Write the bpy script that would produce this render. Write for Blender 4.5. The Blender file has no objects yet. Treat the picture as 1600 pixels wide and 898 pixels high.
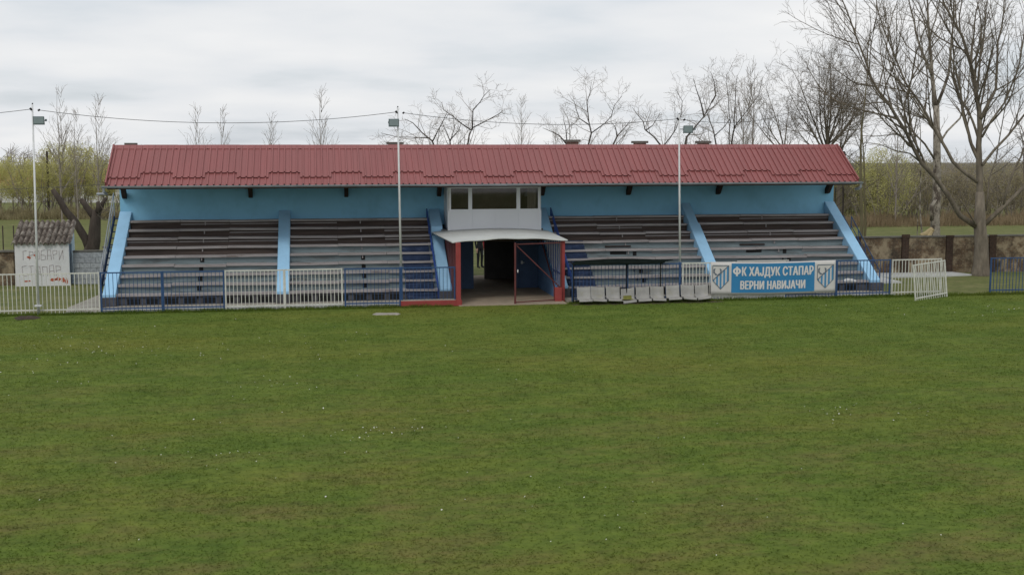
import bpy, bmesh, math, random
import numpy as np
from mathutils import Vector, Matrix
S = bpy.context.scene
COL = S.collection
rnd = random.Random(11)
R = math.radians

# ------------------------------------------------------------------ camera
F, YAW, PIT, ROLL, CH = 1890., R(9.07), R(6.45), R(-0.08), 5.2
_c, _s, _cp, _sp = math.cos(YAW), math.sin(YAW), math.cos(PIT), math.sin(PIT)
RT = Vector((_c, -_s, 0)); FW = Vector((_s*_cp, _c*_cp, -_sp)); UP = RT.cross(FW)
_cr, _sr = math.cos(ROLL), math.sin(ROLL)
RR = RT*_cr + UP*_sr; UU = UP*_cr - RT*_sr
cam = bpy.data.objects.new('camera', bpy.data.cameras.new('camera'))
M = Matrix.Identity(4)
for i in range(3):
    M[i][0], M[i][1], M[i][2] = RR[i], UU[i], -FW[i]
M[0][3], M[1][3], M[2][3] = 0, 0, CH
cam.matrix_world = M
cam.data.sensor_width = 36; cam.data.lens = F/1600*36
cam.data.clip_start = .2; cam.data.clip_end = 3000
COL.objects.link(cam); S.camera = cam
S.render.resolution_x, S.render.resolution_y = 1024, 574

def at(px, py, Y):
    "world point at depth Y seen at a pixel of the photograph (used to measure tree limbs)"
    d = FW + RR*((px-800)/F) - UU*((py-449)/F)
    return Vector((0, 0, CH)) + d*(Y/d.y)

# ------------------------------------------------------------------ sky, sun, exposure
SUN_EL, SUN_AZ = R(48), R(205)       # azimuth clockwise from +Y : behind the camera, to the left
W = bpy.data.worlds.new('World'); S.world = W; W.use_nodes = True
nt = W.node_tree; N = nt.nodes; L = nt.links
bg = N['Background']; bg.inputs['Strength'].default_value = .104
sky = N.new('ShaderNodeTexSky'); sky.sky_type = 'NISHITA'; sky.sun_disc = False
sky.sun_elevation = SUN_EL; sky.sun_rotation = SUN_AZ; sky.dust_density = 2.0
tc = N.new('ShaderNodeTexCoord'); sep = N.new('ShaderNodeSeparateXYZ'); L.new(tc.outputs['Generated'], sep.inputs[0])
def mth(op, a, b=None, clamp=False):
    m = N.new('ShaderNodeMath'); m.operation = op; m.use_clamp = clamp
    for k, v in ((0, a), (1, b)):
        if v is None: continue
        if isinstance(v, (int, float)): m.inputs[k].default_value = v
        else: L.new(v, m.inputs[k])
    return m.outputs[0]
zz = mth('ADD', mth('MAXIMUM', sep.outputs['Z'], 0), .13)
cx = mth('DIVIDE', sep.outputs['X'], zz); cy = mth('DIVIDE', sep.outputs['Y'], zz)
cmb = N.new('ShaderNodeCombineXYZ'); L.new(cx, cmb.inputs[0]); L.new(cy, cmb.inputs[1])
n1 = N.new('ShaderNodeTexNoise'); n1.inputs['Scale'].default_value = .8; n1.inputs['Detail'].default_value = 6; n1.inputs['Roughness'].default_value = .48
L.new(cmb.outputs[0], n1.inputs['Vector'])
rp = N.new('ShaderNodeValToRGB'); L.new(n1.outputs['Fac'], rp.inputs[0])
e = rp.color_ramp.elements
e[0].position = .33; e[0].color = (6.35, 6.75, 7.2, 1)
e[1].position = .68; e[1].color = (8.35, 8.35, 8.35, 1)
k = e.new(.5); k.color = (7.45, 7.6, 7.8, 1)
cov = N.new('ShaderNodeMapRange'); L.new(n1.outputs['Fac'], cov.inputs[0])
cov.inputs[1].default_value = .25; cov.inputs[2].default_value = .45; cov.inputs[3].default_value = .72; cov.inputs[4].default_value = .97
mx = N.new('ShaderNodeMix'); mx.data_type = 'RGBA'
L.new(cov.outputs[0], mx.inputs[0]); L.new(sky.outputs[0], mx.inputs[6]); L.new(rp.outputs[0], mx.inputs[7])
L.new(mx.outputs[2], bg.inputs['Color'])
sun = bpy.data.objects.new('sun', bpy.data.lights.new('sun', 'SUN'))
sun.data.energy = .9; sun.data.angle = R(14); sun.data.color = (1, .96, .9)
sd = Vector((math.sin(SUN_AZ)*math.cos(SUN_EL), math.cos(SUN_AZ)*math.cos(SUN_EL), math.sin(SUN_EL)))
sun.rotation_euler = sd.to_track_quat('Z', 'Y').to_euler(); COL.objects.link(sun)
vs = S.view_settings
vs.view_transform = 'Standard'; vs.look = 'None'; vs.gamma = 1; vs.exposure = .08; vs.use_curve_mapping = False

# ------------------------------------------------------------------ materials
def newmat(name):
    m = bpy.data.materials.new(name); m.use_nodes = True
    t = m.node_tree; return m, t, t.nodes, t.links, t.nodes['Principled BSDF']
def noise(n, l, vec, scale, detail=4, rough=.55):
    x = n.new('ShaderNodeTexNoise'); x.inputs['Scale'].default_value = scale
    x.inputs['Detail'].default_value = detail; x.inputs['Roughness'].default_value = rough
    l.new(vec, x.inputs['Vector']); return x.outputs['Fac']
def ramp(n, l, fac, stops):
    r = n.new('ShaderNodeValToRGB'); l.new(fac, r.inputs[0]); e = r.color_ramp.elements
    e[0].position, e[0].color = stops[0][0], (*stops[0][1], 1)
    e[1].position, e[1].color = stops[-1][0], (*stops[-1][1], 1)
    for p, c in stops[1:-1]:
        k = e.new(p); k.color = (*c, 1)
    return r.outputs[0]
def mixc(n, l, fac, a, b, mode='MIX'):
    x = n.new('ShaderNodeMix'); x.data_type = 'RGBA'; x.blend_type = mode
    for k, v in ((0, fac), (6, a), (7, b)):
        if isinstance(v, (int, float)): x.inputs[k].default_value = v
        elif isinstance(v, tuple): x.inputs[k].default_value = (*v, 1)
        else: l.new(v, x.inputs[k])
    return x.outputs[2]
def coords(n, l, scale=(1, 1, 1)):
    c = n.new('ShaderNodeTexCoord'); m = n.new('ShaderNodeMapping'); m.inputs['Scale'].default_value = scale
    l.new(c.outputs['Object'], m.inputs[0]); return m.outputs[0]
def mat(name, col, rough=.7, var=.25, scale=3, stretch=(1, 1, 1), col2=None, lo=.35, hi=.7, bump=0, bscale=40, metal=0, spec=.3, dirt=None, dscale=1.2, dlo=.5, dhi=.75):
    "painted / raw surface whose own colour is mottled by wear"
    m, t, n, l, b = newmat(name)
    v = coords(n, l, stretch)
    if col2 is None: col2 = tuple(c*(1-var) for c in col)
    o = ramp(n, l, noise(n, l, v, scale, 6, .62), [(lo, col2), (hi, col)])
    if dirt:
        d = ramp(n, l, noise(n, l, v, dscale, 8, .7), [(dlo, (0, 0, 0)), (dhi, (1, 1, 1))])
        o = mixc(n, l, d, o, dirt)
    l.new(o, b.inputs['Base Color'])
    b.inputs['Roughness'].default_value = rough; b.inputs['Metallic'].default_value = metal
    b.inputs['Specular IOR Level'].default_value = spec
    if bump:
        bp = n.new('ShaderNodeBump'); bp.inputs['Strength'].default_value = bump; bp.inputs['Distance'].default_value = .02
        l.new(noise(n, l, v, bscale, 4), bp.inputs['Height']); l.new(bp.outputs[0], b.inputs['Normal'])
    return m
def brickmat(name, c1, c2, mortar, bw, bh, ms=.012, dirt=None, plaster=None, pl=(.5, .6)):
    m, t, n, l, b = newmat(name)
    c = n.new('ShaderNodeTexCoord'); s = n.new('ShaderNodeSeparateXYZ'); l.new(c.outputs['Object'], s.inputs[0])
    k = n.new('ShaderNodeCombineXYZ'); l.new(s.outputs[0], k.inputs[0]); l.new(s.outputs[2], k.inputs[1]); l.new(s.outputs[1], k.inputs[2])
    br = n.new('ShaderNodeTexBrick'); l.new(k.outputs[0], br.inputs['Vector'])
    br.inputs['Scale'].default_value = 1; br.inputs['Brick Width'].default_value = bw; br.inputs['Row Height'].default_value = bh
    br.inputs['Mortar Size'].default_value = ms; br.inputs['Mortar Smooth'].default_value = .3
    br.inputs['Color1'].default_value = (*c1, 1); br.inputs['Color2'].default_value = (*c2, 1); br.inputs['Mortar'].default_value = (*mortar, 1)
    o = br.outputs['Color']
    o = mixc(n, l, .8, o, ramp(n, l, noise(n, l, c.outputs['Object'], 9, 5, .7), [(.3, (.45, .43, .4)), (.7, (1.25, 1.2, 1.15))]), 'MULTIPLY')
    if plaster:
        f = ramp(n, l, noise(n, l, c.outputs['Object'], 1.6, 8, .7), [(pl[0], (0, 0, 0)), (pl[1], (1, 1, 1))])
        o = mixc(n, l, f, o, plaster)
    if dirt:
        f = ramp(n, l, noise(n, l, c.outputs['Object'], .9, 8, .75), [(.5, (0, 0, 0)), (.68, (1, 1, 1))])
        o = mixc(n, l, f, o, dirt)
    l.new(o, b.inputs['Base Color']); b.inputs['Roughness'].default_value = .92; b.inputs['Specular IOR Level'].default_value = .15
    bp = n.new('ShaderNodeBump'); bp.inputs['Strength'].default_value = .5; bp.inputs['Distance'].default_value = .01
    l.new(br.outputs['Fac'], bp.inputs['Height']); bp.invert = True; l.new(bp.outputs[0], b.inputs['Normal'])
    return m

MT = {}
MT['wall_blue'] = mat('wall_blue', (.25, .55, .79), .75, .08, .8, dirt=(.18, .40, .57), dscale=.9, dlo=.5, dhi=.85)
MT['pillar_blue'] = mat('pillar_blue', (.335, .59, .83), .6, .12, 2, dirt=(.16, .36, .5), dscale=2.2, dlo=.62, dhi=.85)
MT['roof_red'] = mat('roof_red', (.285, .092, .09), .45, .16, .9, (3.0, .35, .35), spec=.45, dirt=(.245, .088, .085), dscale=.5, dlo=.45, dhi=.8)
MT['gutter'] = mat('gutter', (.35, .38, .42), .45, .3, 3, metal=.3)
MT['timber_dark'] = mat('timber_dark', (.055, .036, .03), .85, .5, 6, (1, 1, 1), bump=.2)
MT['plank'] = mat('plank', (.38, .355, .355), .85, .35, 2.0, (.35, 3, 3), bump=.25, dirt=(.12, .09, .08), dscale=2.2, dlo=.56, dhi=.72)
MT['riser_brown'] = mat('riser_brown', (.098, .074, .065), .9, .55, 1.8, (.3, 2, 6), bump=.2, dirt=(.12, .105, .10), dscale=2.5, dlo=.6, dhi=.75)
MT['riser_paint'] = mat('riser_paint', (.225, .28, .30), .85, .35, 1.6, (.4, 1, 3), bump=.15, dirt=(.08, .078, .075), dscale=1.7, dlo=.52, dhi=.72)
MT['concrete_dark'] = mat('concrete_dark', (.10, .10, .11), .9, .4, 4, bump=.3)
MT['concrete'] = mat('concrete', (.38, .355, .31), .92, .35, 2.2, bump=.2, dirt=(.2, .17, .12), dscale=1.5)
MT['slab'] = mat('slab', (.52, .53, .52), .9, .2, 2.0, bump=.15)
MT['step_blue'] = mat('step_blue', (.028, .050, .115), .8, .45, 3, (1, 1, 2), dirt=(.09, .10, .13), dscale=3, dlo=.55, dhi=.72)
MT['rail_blue'] = mat('rail_blue', (.03, .085, .215), .5, .35, 4, spec=.4, dirt=(.06, .055, .06), dscale=7, dlo=.6, dhi=.75)
MT['rail_bright'] = mat('rail_bright', (.028, .075, .30), .5, .25, 4, spec=.4)
MT['rail_white'] = mat('rail_white', (.66, .66, .60), .55, .25, 5, dirt=(.28, .2, .13), dscale=9, dlo=.62, dhi=.78)
MT['rail_grey'] = mat('rail_grey', (.36, .38, .42), .5, .3, 4, metal=.2)
MT['red_paint'] = mat('red_paint', (.34, .058, .055), .6, .3, 3, dirt=(.2, .05, .045), dscale=3)
MT['gate_red'] = mat('gate_red', (.135, .040, .038), .7, .35, 4, (1, 1, .5))
MT['red_board'] = mat('red_board', (.17, .045, .042), .75, .4, 4, (1, 1, .3), dirt=(.12, .04, .035), dscale=3)
MT['white_pvc'] = mat('white_pvc', (.76, .78, .82), .4, .05, 1, spec=.4)
MT['sheet_white'] = mat('sheet_white', (.60, .62, .60), .5, .18, 1.3, dirt=(.38, .37, .32), dscale=2.5, dlo=.55, dhi=.8)
MT['dark_blue_door'] = mat('dark_blue_door', (.05, .095, .19), .55, .25, 2)
MT['tunnel_blue'] = mat('tunnel_blue', (.17, .31, .56), .7, .2, 2)
MT['tan_floor'] = mat('tan_floor', (.40, .33, .25), .92, .35, 2.2, bump=.2, dirt=(.22, .14, .10), dscale=1.1)
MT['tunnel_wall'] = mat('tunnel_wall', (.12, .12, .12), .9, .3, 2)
MT['black'] = mat('black', (.012, .012, .012), .7, .3, 3)
MT['room'] = mat('room', (.42, .33, .28), .8, .3, 2)
MT['curtain'] = mat('curtain', (.75, .68, .60), .9, .25, 2, (12, 1, .3))
MT['galv'] = mat('galv', (.68, .69, .70), .5, .12, 5, metal=.1, spec=.5)
MT['lamp_grey'] = mat('lamp_grey', (.16, .20, .22), .5, .2, 6)
MT['lamp_glass'] = mat('lamp_glass', (.30, .36, .40), .15, .1, 6, spec=.6)
MT['wire'] = mat('wire', (.09, .09, .095), .7, .1, 3)
MT['seat'] = mat('seat', (.33, .325, .31), .55, .22, 4, dirt=(.27, .26, .2), dscale=5, dlo=.52, dhi=.75)
MT['moss'] = mat('moss', (.20, .20, .05), .9, .4, 14)
MT['tarp'] = mat('tarp', (.012, .017, .015), 1, .4, 3, spec=0)
MT['banner_blue'] = mat('banner_blue', (.035, .21, .43), .6, .12, 2)
MT['banner_white'] = mat('banner_white', (.57, .555, .54), .65, .08, 2)
MT['letter'] = mat('letter', (.66, .64, .63), .65, .08, 5)
MT['emb_line'] = mat('emb_line', (.12, .15, .19), .7, .1, 4)
MT['emb_blue'] = mat('emb_blue', (.06, .24, .45), .7, .1, 4)
MT['shed_white'] = mat('shed_white', (.69, .69, .69), .9, .15, 1.6, bump=.2, dirt=(.40, .34, .29), dscale=1.6, dlo=.58, dhi=.8)
MT['shed_blue'] = mat('shed_blue', (.50, .60, .68), .85, .12, 2)
MT['tile_old'] = mat('tile_old', (.19, .155, .13), .95, .55, 5, bump=.4, dirt=(.33, .31, .27), dscale=5, dlo=.5, dhi=.7)
MT['graffiti'] = mat('graffiti', (.35, .27, .27), .85, .3, 10)
MT['graffiti_red'] = mat('graffiti_red', (.50, .13, .07), .85, .3, 10)
MT['brick_old'] = brickmat('brick_old', (.17, .115, .07), (.105, .07, .048), (.15, .13, .10), .26, .085, .014, dirt=(.05, .043, .034), plaster=(.30, .245, .165), pl=(.47, .58))
MT['block_wall'] = brickmat('block_wall', (.40, .43, .46), (.36, .39, .43), (.23, .25, .27), .42, .21, .012)
MT['brick_pier'] = brickmat('brick_pier', (.075, .048, .037), (.06, .04, .032), (.07, .06, .05), .26, .085, .012)
MT['chimney'] = brickmat('chimney', (.30, .19, .16), (.25, .16, .13), (.33, .3, .27), .24, .08, .012)
MT['cap_old'] = mat('cap_old', (.17, .16, .14), .95, .4, 6)
MT['house_white'] = mat('house_white', (.62, .62, .6), .9, .1, 1)
MT['house_roof'] = mat('house_roof', (.36, .16, .09), .9, .25, 2)
MT['window_dark'] = mat('window_dark', (.02, .022, .025), .2, .2, 2)
MT['bark_dark'] = mat('bark_dark', (.085, .068, .055), .95, .5, 8, (1, 1, .25), bump=.6, bscale=30)
MT['bark_grey'] = mat('bark_grey', (.235, .20, .155), .95, .5, 6, (1, 1, .3), bump=1.0, bscale=14, dirt=(.10, .08, .06), dscale=1.3, dlo=.5, dhi=.72)
MT['bark_pale'] = mat('bark_pale', (.40, .36, .30), .95, .5, 3.5, (1, 1, .6), bump=.6, bscale=16, dirt=(.085, .068, .055), dscale=3.2, dlo=.47, dhi=.57)
MT['bark_olive'] = mat('bark_olive', (.20, .175, .10), .95, .4, 5, (1, 1, .2))
MT['twig'] = mat('twig', (.19, .16, .125), .95, .35, 1.0)
MT['twig_pale'] = mat('twig_pale', (.29, .255, .22), .95, .3, 1.0)
MT['cut_wood'] = mat('cut_wood', (.45, .36, .20), .9, .3, 8)
MT['skin'] = mat('skin', (.50, .31, .23), .6, .1, 5)
MT['cloth_dark'] = mat('cloth_dark', (.018, .018, .02), .85, .3, 8)
MT['cloth_red'] = mat('cloth_red', (.36, .03, .045), .85, .2, 8)
MT['cloth_white'] = mat('cloth_white', (.6, .6, .6), .85, .1, 8)
MT['hair'] = mat('hair', (.03, .02, .015), .7, .3, 8)

def glassmat():
    m, t, n, l, b = newmat('window_glass')
    tr = n.new('ShaderNodeBsdfTransparent'); tr.inputs[0].default_value = (.8, .8, .8, 1)
    gl = n.new('ShaderNodeBsdfGlossy'); gl.inputs['Roughness'].default_value = .03; gl.inputs[0].default_value = (.7, .7, .7, 1)
    fr = n.new('ShaderNodeFresnel'); fr.inputs[0].default_value = 1.5
    ms = n.new('ShaderNodeMixShader'); l.new(fr.outputs[0], ms.inputs[0]); l.new(tr.outputs[0], ms.inputs[1]); l.new(gl.outputs[0], ms.inputs[2])
    l.new(ms.outputs[0], n['Material Output'].inputs[0]); return m
MT['glass'] = glassmat()

def leafmat(name, stops, scale=.7):
    m, t, n, l, b = newmat(name)
    v = coords(n, l)
    a = noise(n, l, v, scale, 3); c = noise(n, l, v, 9, 2)
    mm = n.new('ShaderNodeMath'); mm.operation = 'MULTIPLY_ADD'; mm.inputs[1].default_value = .5
    l.new(c, mm.inputs[0])
    m2 = n.new('ShaderNodeMath'); m2.operation = 'MULTIPLY'; m2.inputs[1].default_value = .5; l.new(a, m2.inputs[0]); l.new(m2.outputs[0], mm.inputs[2])
    cc = ramp(n, l, mm.outputs[0], stops); l.new(cc, b.inputs['Base Color'])
    tl = n.new('ShaderNodeBsdfTranslucent'); l.new(cc, tl.inputs[0]); mx_ = n.new('ShaderNodeMixShader'); mx_.inputs[0].default_value = .5
    l.new(b.outputs[0], mx_.inputs[1]); l.new(tl.outputs[0], mx_.inputs[2]); l.new(mx_.outputs[0], n['Material Output'].inputs[0])
    b.inputs['Roughness'].default_value = .8; b.inputs['Specular IOR Level'].default_value = .1
    return m
MT['leaf_willow'] = leafmat('leaf_willow', [(.36, (.42, .40, .15)), (.5, (.55, .53, .22)), (.64, (.66, .63, .31))])
MT['leaf_olive'] = leafmat('leaf_olive', [(.36, (.16, .155, .06)), (.5, (.25, .24, .09)), (.64, (.36, .335, .14))])
MT['leaf_brown'] = leafmat('leaf_brown', [(.36, (.25, .215, .13)), (.5, (.37, .325, .195)), (.64, (.47, .415, .27))])
MT['reed'] = leafmat('reed', [(.36, (.19, .145, .09)), (.5, (.29, .225, .14)), (.64, (.40, .32, .21))])

def grassmat(name, pitch=True, bl=1.0):
    m, t, n, l, b = newmat(name)
    g = n.new('ShaderNodeNewGeometry'); v = g.outputs['Position']
    def mp(s):
        x = n.new('ShaderNodeMapping'); x.inputs['Scale'].default_value = s; l.new(v, x.inputs[0]); return x.outputs[0]
    big = noise(n, l, mp((.09, .20, .1)), 1, 5, .6)
    mid = noise(n, l, mp((.5, 1.1, .5)), 1, 7, .68)
    fine = noise(n, l, mp((3.2, 4.2, 4)), 1, 8, .74)
    if pitch:
        o = ramp(n, l, mid, [(.30, (.074*bl, .116*bl, .020*bl)), (.5, (.096*bl, .138*bl, .025*bl)), (.7, (.124*bl, .162*bl, .032*bl))])
        f = ramp(n, l, big, [(.47, (0, 0, 0)), (.68, (.75, .75, .75))])
        o = mixc(n, l, f, o, (.138*bl, .150*bl, .030*bl))
        # worn brown patches, more of them in the middle of the pitch (far from the touchline)
        sx = n.new('ShaderNodeSeparateXYZ'); l.new(v, sx.inputs[0])
        mr = n.new('ShaderNodeMapRange'); l.new(sx.outputs[1], mr.inputs[0])
        mr.inputs[1].default_value = 36; mr.inputs[2].default_value = 12; mr.inputs[3].default_value = 0; mr.inputs[4].default_value = 1
        pt = ramp(n, l, noise(n, l, mp((.42, .9, .4)), 1, 7, .72), [(.46, (0, 0, 0)), (.66, (.8, .8, .8))])
        pf = mixc(n, l, 1.0, pt, mr.outputs[0], 'MULTIPLY')
        o = mixc(n, l, pf, o, (.150*bl, .120*bl, .048*bl))
    else:
        o = ramp(n, l, mid, [(.30, (.095, .118, .040)), (.52, (.140, .150, .058)), (.72, (.190, .180, .088))])
    if pitch:    # faint mowing lanes
        wv = n.new('ShaderNodeTexWave'); wv.inputs['Scale'].default_value = .16; wv.inputs['Distortion'].default_value = 2.2; wv.inputs['Detail'].default_value = 3; l.new(mp((1, .12, 1)), wv.inputs['Vector'])
        o = mixc(n, l, .25, o, ramp(n, l, wv.outputs['Fac'], [(.2, (.86, .9, .86)), (.8, (1.1, 1.06, 1.05))]), 'MULTIPLY')
    o = mixc(n, l, .85, o, ramp(n, l, fine, [(.33, (.58, .62, .61)), (.50, (1, 1, 1)), (.68, (1.30, 1.27, 1.18))]), 'MULTIPLY')
    l.new(o, b.inputs['Base Color']); b.inputs['Roughness'].default_value = .95; b.inputs['Specular IOR Level'].default_value = .08
    if pitch == 2:
        tl = n.new('ShaderNodeBsdfTranslucent'); l.new(o, tl.inputs[0]); mx_ = n.new('ShaderNodeMixShader'); mx_.inputs[0].default_value = .5
        l.new(b.outputs[0], mx_.inputs[1]); l.new(tl.outputs[0], mx_.inputs[2]); l.new(mx_.outputs[0], n['Material Output'].inputs[0])
    elif pitch:
        bp = n.new('ShaderNodeBump'); bp.inputs['Strength'].default_value = .5; bp.inputs['Distance'].default_value = .06
        l.new(fine, bp.inputs['Height']); l.new(bp.outputs[0], b.inputs['Normal'])
    return m
MT['pitch'] = grassmat('pitch_grass', 1, 1.02)
MT['blade'] = grassmat('grass_blade', 2, 1.3)
MT['meadow'] = grassmat('meadow_grass', False)
MT['levee'] = mat('levee', (.17, .15, .115), .95, .25, .25, col2=(.12, .108, .085), dirt=(.11, .115, .07), dscale=.12)
MT['plough'] = mat('plough', (.15, .135, .105), .95, .2, .05, col2=(.115, .105, .08))
MT['worn'] = mat('worn', (.085, .085, .035), .95, .45, 5, bump=.5, dirt=(.085, .06, .042), dscale=3, dlo=.42, dhi=.6)
MT['mud'] = mat('mud', (.06, .045, .032), .95, .4, 4, bump=.5)
MT['daisy'] = mat('daisy', (.62, .62, .55), .8, .1, 3)

# ------------------------------------------------------------------ mesh helpers
class MB:
    def __init__(s): s.v = []; s.f = []; s.mi = []
    def add(s, vs, fs, mi=0):
        o = len(s.v); s.v += [tuple(v) for v in vs]; s.f += [tuple(i+o for i in f) for f in fs]; s.mi += [mi]*len(fs); return s
    def box(s, x0, x1, y0, y1, z0, z1, mi=0):
        v = [(x, y, z) for z in (z0, z1) for y in (y0, y1) for x in (x0, x1)]
        return s.add(v, [(0, 2, 3, 1), (4, 5, 7, 6), (0, 1, 5, 4), (2, 6, 7, 3), (0, 4, 6, 2), (1, 3, 7, 5)], mi)
    def bar(s, a, b, w, h, up=(0, 0, 1), mi=0):
        a = Vector(a); b = Vector(b); d = (b-a).normalized(); u = Vector(up)
        if abs(d.dot(u)) > .99: u = Vector((0, 1, 0))
        x = d.cross(u).normalized()*(w/2); y = x.cross(d).normalized()*(h/2)
        v = [p+i*x+j*y for p in (a, b) for j in (-1, 1) for i in (-1, 1)]
        return s.add(v, [(0, 2, 3, 1), (4, 5, 7, 6), (0, 1, 5, 4), (2, 6, 7, 3), (0, 4, 6, 2), (1, 3, 7, 5)], mi)
    def tube(s, pts, rad, n=8, cap=True, mi=0):
        pts = [Vector(p) for p in pts]; k = len(pts)
        if not isinstance(rad, (list, tuple)): rad = [rad]*k
        vs = []; u = None
        for i, p in enumerate(pts):
            d = (pts[min(i+1, k-1)]-pts[max(i-1, 0)])
            if d.length < 1e-9: d = Vector((0, 0, 1))
            d.normalize()
            if u is None:
                u = d.cross(Vector((0, 0, 1)) if abs(d.z) < .9 else Vector((1, 0, 0))).normalized()
            else:
                u = (u-d*u.dot(d)); u = u.normalized() if u.length > 1e-6 else d.orthogonal().normalized()
            w = d.cross(u)
            for j in range(n):
                a = 2*math.pi*j/n; vs.append(p+(u*math.cos(a)+w*math.sin(a))*rad[i])
        fs = [(i*n+j, i*n+(j+1) % n, (i+1)*n+(j+1) % n, (i+1)*n+j) for i in range(k-1) for j in range(n)]
        if cap: fs += [tuple(range(n))[::-1], tuple((k-1)*n+j for j in range(n))]
        return s.add(vs, fs, mi)
    def prism(s, poly, x0, x1, mi=0):
        "poly of (y,z) extruded along x"
        n = len(poly); v = [(x0, y, z) for y, z in poly]+[(x1, y, z) for y, z in poly]
        return s.add(v, [tuple(range(n)), tuple(range(2*n-1, n-1, -1))]+[(i, n+i, n+(i+1) % n, (i+1) % n) for i in range(n)], mi)
    def build(s, name, m, parent=None, smooth=False, bevel=0, org=None, fixn=True):
        o3 = Vector(org) if org is not None else (Vector(parent['_o']) if parent is not None else Vector((0, 0, 0)))
        me = bpy.data.meshes.new(name)
        me.from_pydata([(v[0]-o3.x, v[1]-o3.y, v[2]-o3.z) for v in s.v], [], s.f)
        for q in (m if isinstance(m, (list, tuple)) else [m]): me.materials.append(MT[q])
        if any(s.mi): me.polygons.foreach_set('material_index', s.mi)
        if fixn:
            b = bmesh.new(); b.from_mesh(me); bmesh.ops.recalc_face_normals(b, faces=b.faces)
            if bevel: bmesh.ops.bevel(b, geom=b.edges[:], offset=bevel, segments=1, affect='EDGES', clamp_overlap=True)
            b.to_mesh(me); b.free()
        if smooth: me.polygons.foreach_set('use_smooth', [True]*len(me.polygons))
        me.update()
        o = bpy.data.objects.new(name, me); COL.objects.link(o)
        if parent is not None:
            o.parent = parent; o['_o'] = parent['_o']
        else:
            o.location = o3; o['_o'] = tuple(o3)
        return o
def tag(o, label=None, cat=None, group=None, kind=None):
    if label: o['label'] = label
    if cat: o['category'] = cat
    if group: o['group'] = group
    if kind: o['kind'] = kind
    return o
def thing(name, loc, label, cat, group=None):
    o = bpy.data.objects.new(name, None); COL.objects.link(o); o.location = loc; o['_o'] = tuple(loc); o.empty_display_size = .3
    return tag(o, label, cat, group)

# ------------------------------------------------------------------ ground, levee, slabs
def ground():
    xs = [-900, -300, -120, -60, -30, -12, 0, 12, 30, 60, 120, 300, 900]; ys = [-60, -10, 10, 25, 40.3, 60, 90, 130, 200, 400, 900]
    b = MB()
    zt = lambda y: 0 if y <= 130 else -(y-130)*4.9/770      # the land falls gently beyond the levee
    b.add([(x, y, zt(y)) for y in ys for x in xs], [])
    n = len(xs)
    for j in range(len(ys)-1):
        for i in range(n-1):
            b.f.append((j*n+i, j*n+i+1, (j+1)*n+i+1, (j+1)*n+i)); b.mi.append(0 if ys[j+1] <= 41 else 1 if ys[j+1] <= 130 else 2)
    tag(b.build('ground', ['pitch', 'meadow', 'plough']), kind='structure')
ground()
b = MB(); b.prism([(100, .0), (109, 3.6), (110, 3.78), (114, 3.78), (128, -.2)], 30, 420)
tag(b.build('levee', 'levee', bevel=0), kind='structure')
b = MB(); b.add([(-8.15, 40.45, .006), (-7.12, 40.45, .006), (-7.12, 46.2, .006), (-7.9, 46.2, .006), (-8.15, 43.9, .006), (-8.35, 42.0, .006)], [(0, 1, 2, 3, 4, 5)])
tag(b.build('path', 'concrete'), kind='structure')
b = MB(); b.add([(22.0, 46.2, .06), (25.0, 46.15, .06), (26.9, 46.5, .05), (26.6, 47.7, .05), (22.0, 47.7, .06), (22.0, 46.2, -.05), (25.0, 46.15, -.05), (26.9, 46.5, -.05)],
                [(0, 1, 2, 3, 4), (0, 5, 6, 1), (1, 6, 7, 2)])
b.box(20.6, 22.6, 44.3, 46.15, -.05, .065)
tag(b.build('pavement', 'slab'), kind='structure')

# ------------------------------------------------------------------ grandstand
G = thing('grandstand', (6.55, 42, 0), 'long light blue grandstand with red metal roof and worn bench terraces facing the pitch', 'grandstand')
X0, X1 = -7.2, 20.5
SEC = [(-6.78, -1.47), (-1.05, 4.12), (8.72, 14.1), (14.52, 20.1)]
PIL = [-7.0, -1.26, 4.34, 8.5, 14.31, 20.32]
RY = lambda i: 41.95+.46*i
RZ = lambda i: .40+.285*i
NR = 9
# back wall, with the rear rooms behind it
b = MB(); b.box(X0, 4.6, 46.2, 46.45, 0, 4.52); b.box(8.3, X1, 46.2, 46.45, 0, 4.52); b.box(4.6, 8.3, 46.2, 46.45, 2.4, 4.52)
b.build('back_wall', 'wall_blue', G)
b = MB(); b.box(X0, X0+.2, 46.45, 49.8, 0, 3.4); b.box(X1-.2, X1, 46.45, 49.8, 0, 3.4); b.box(X0+.2, 5.5, 49.6, 49.8, 0, 3.4); b.box(7.0, X1-.2, 49.6, 49.8, 0, 3.4); b.box(5.5, 7.0, 49.6, 49.8, 2.1, 3.4)
b.prism([(46.45, 3.4), (49.8, 3.4), (46.45, 4.5)], X0, X0+.2); b.prism([(46.45, 3.4), (49.8, 3.4), (46.45, 4.5)], X1-.2, X1)
b.build('rear_wall', 'wall_blue', G)
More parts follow.
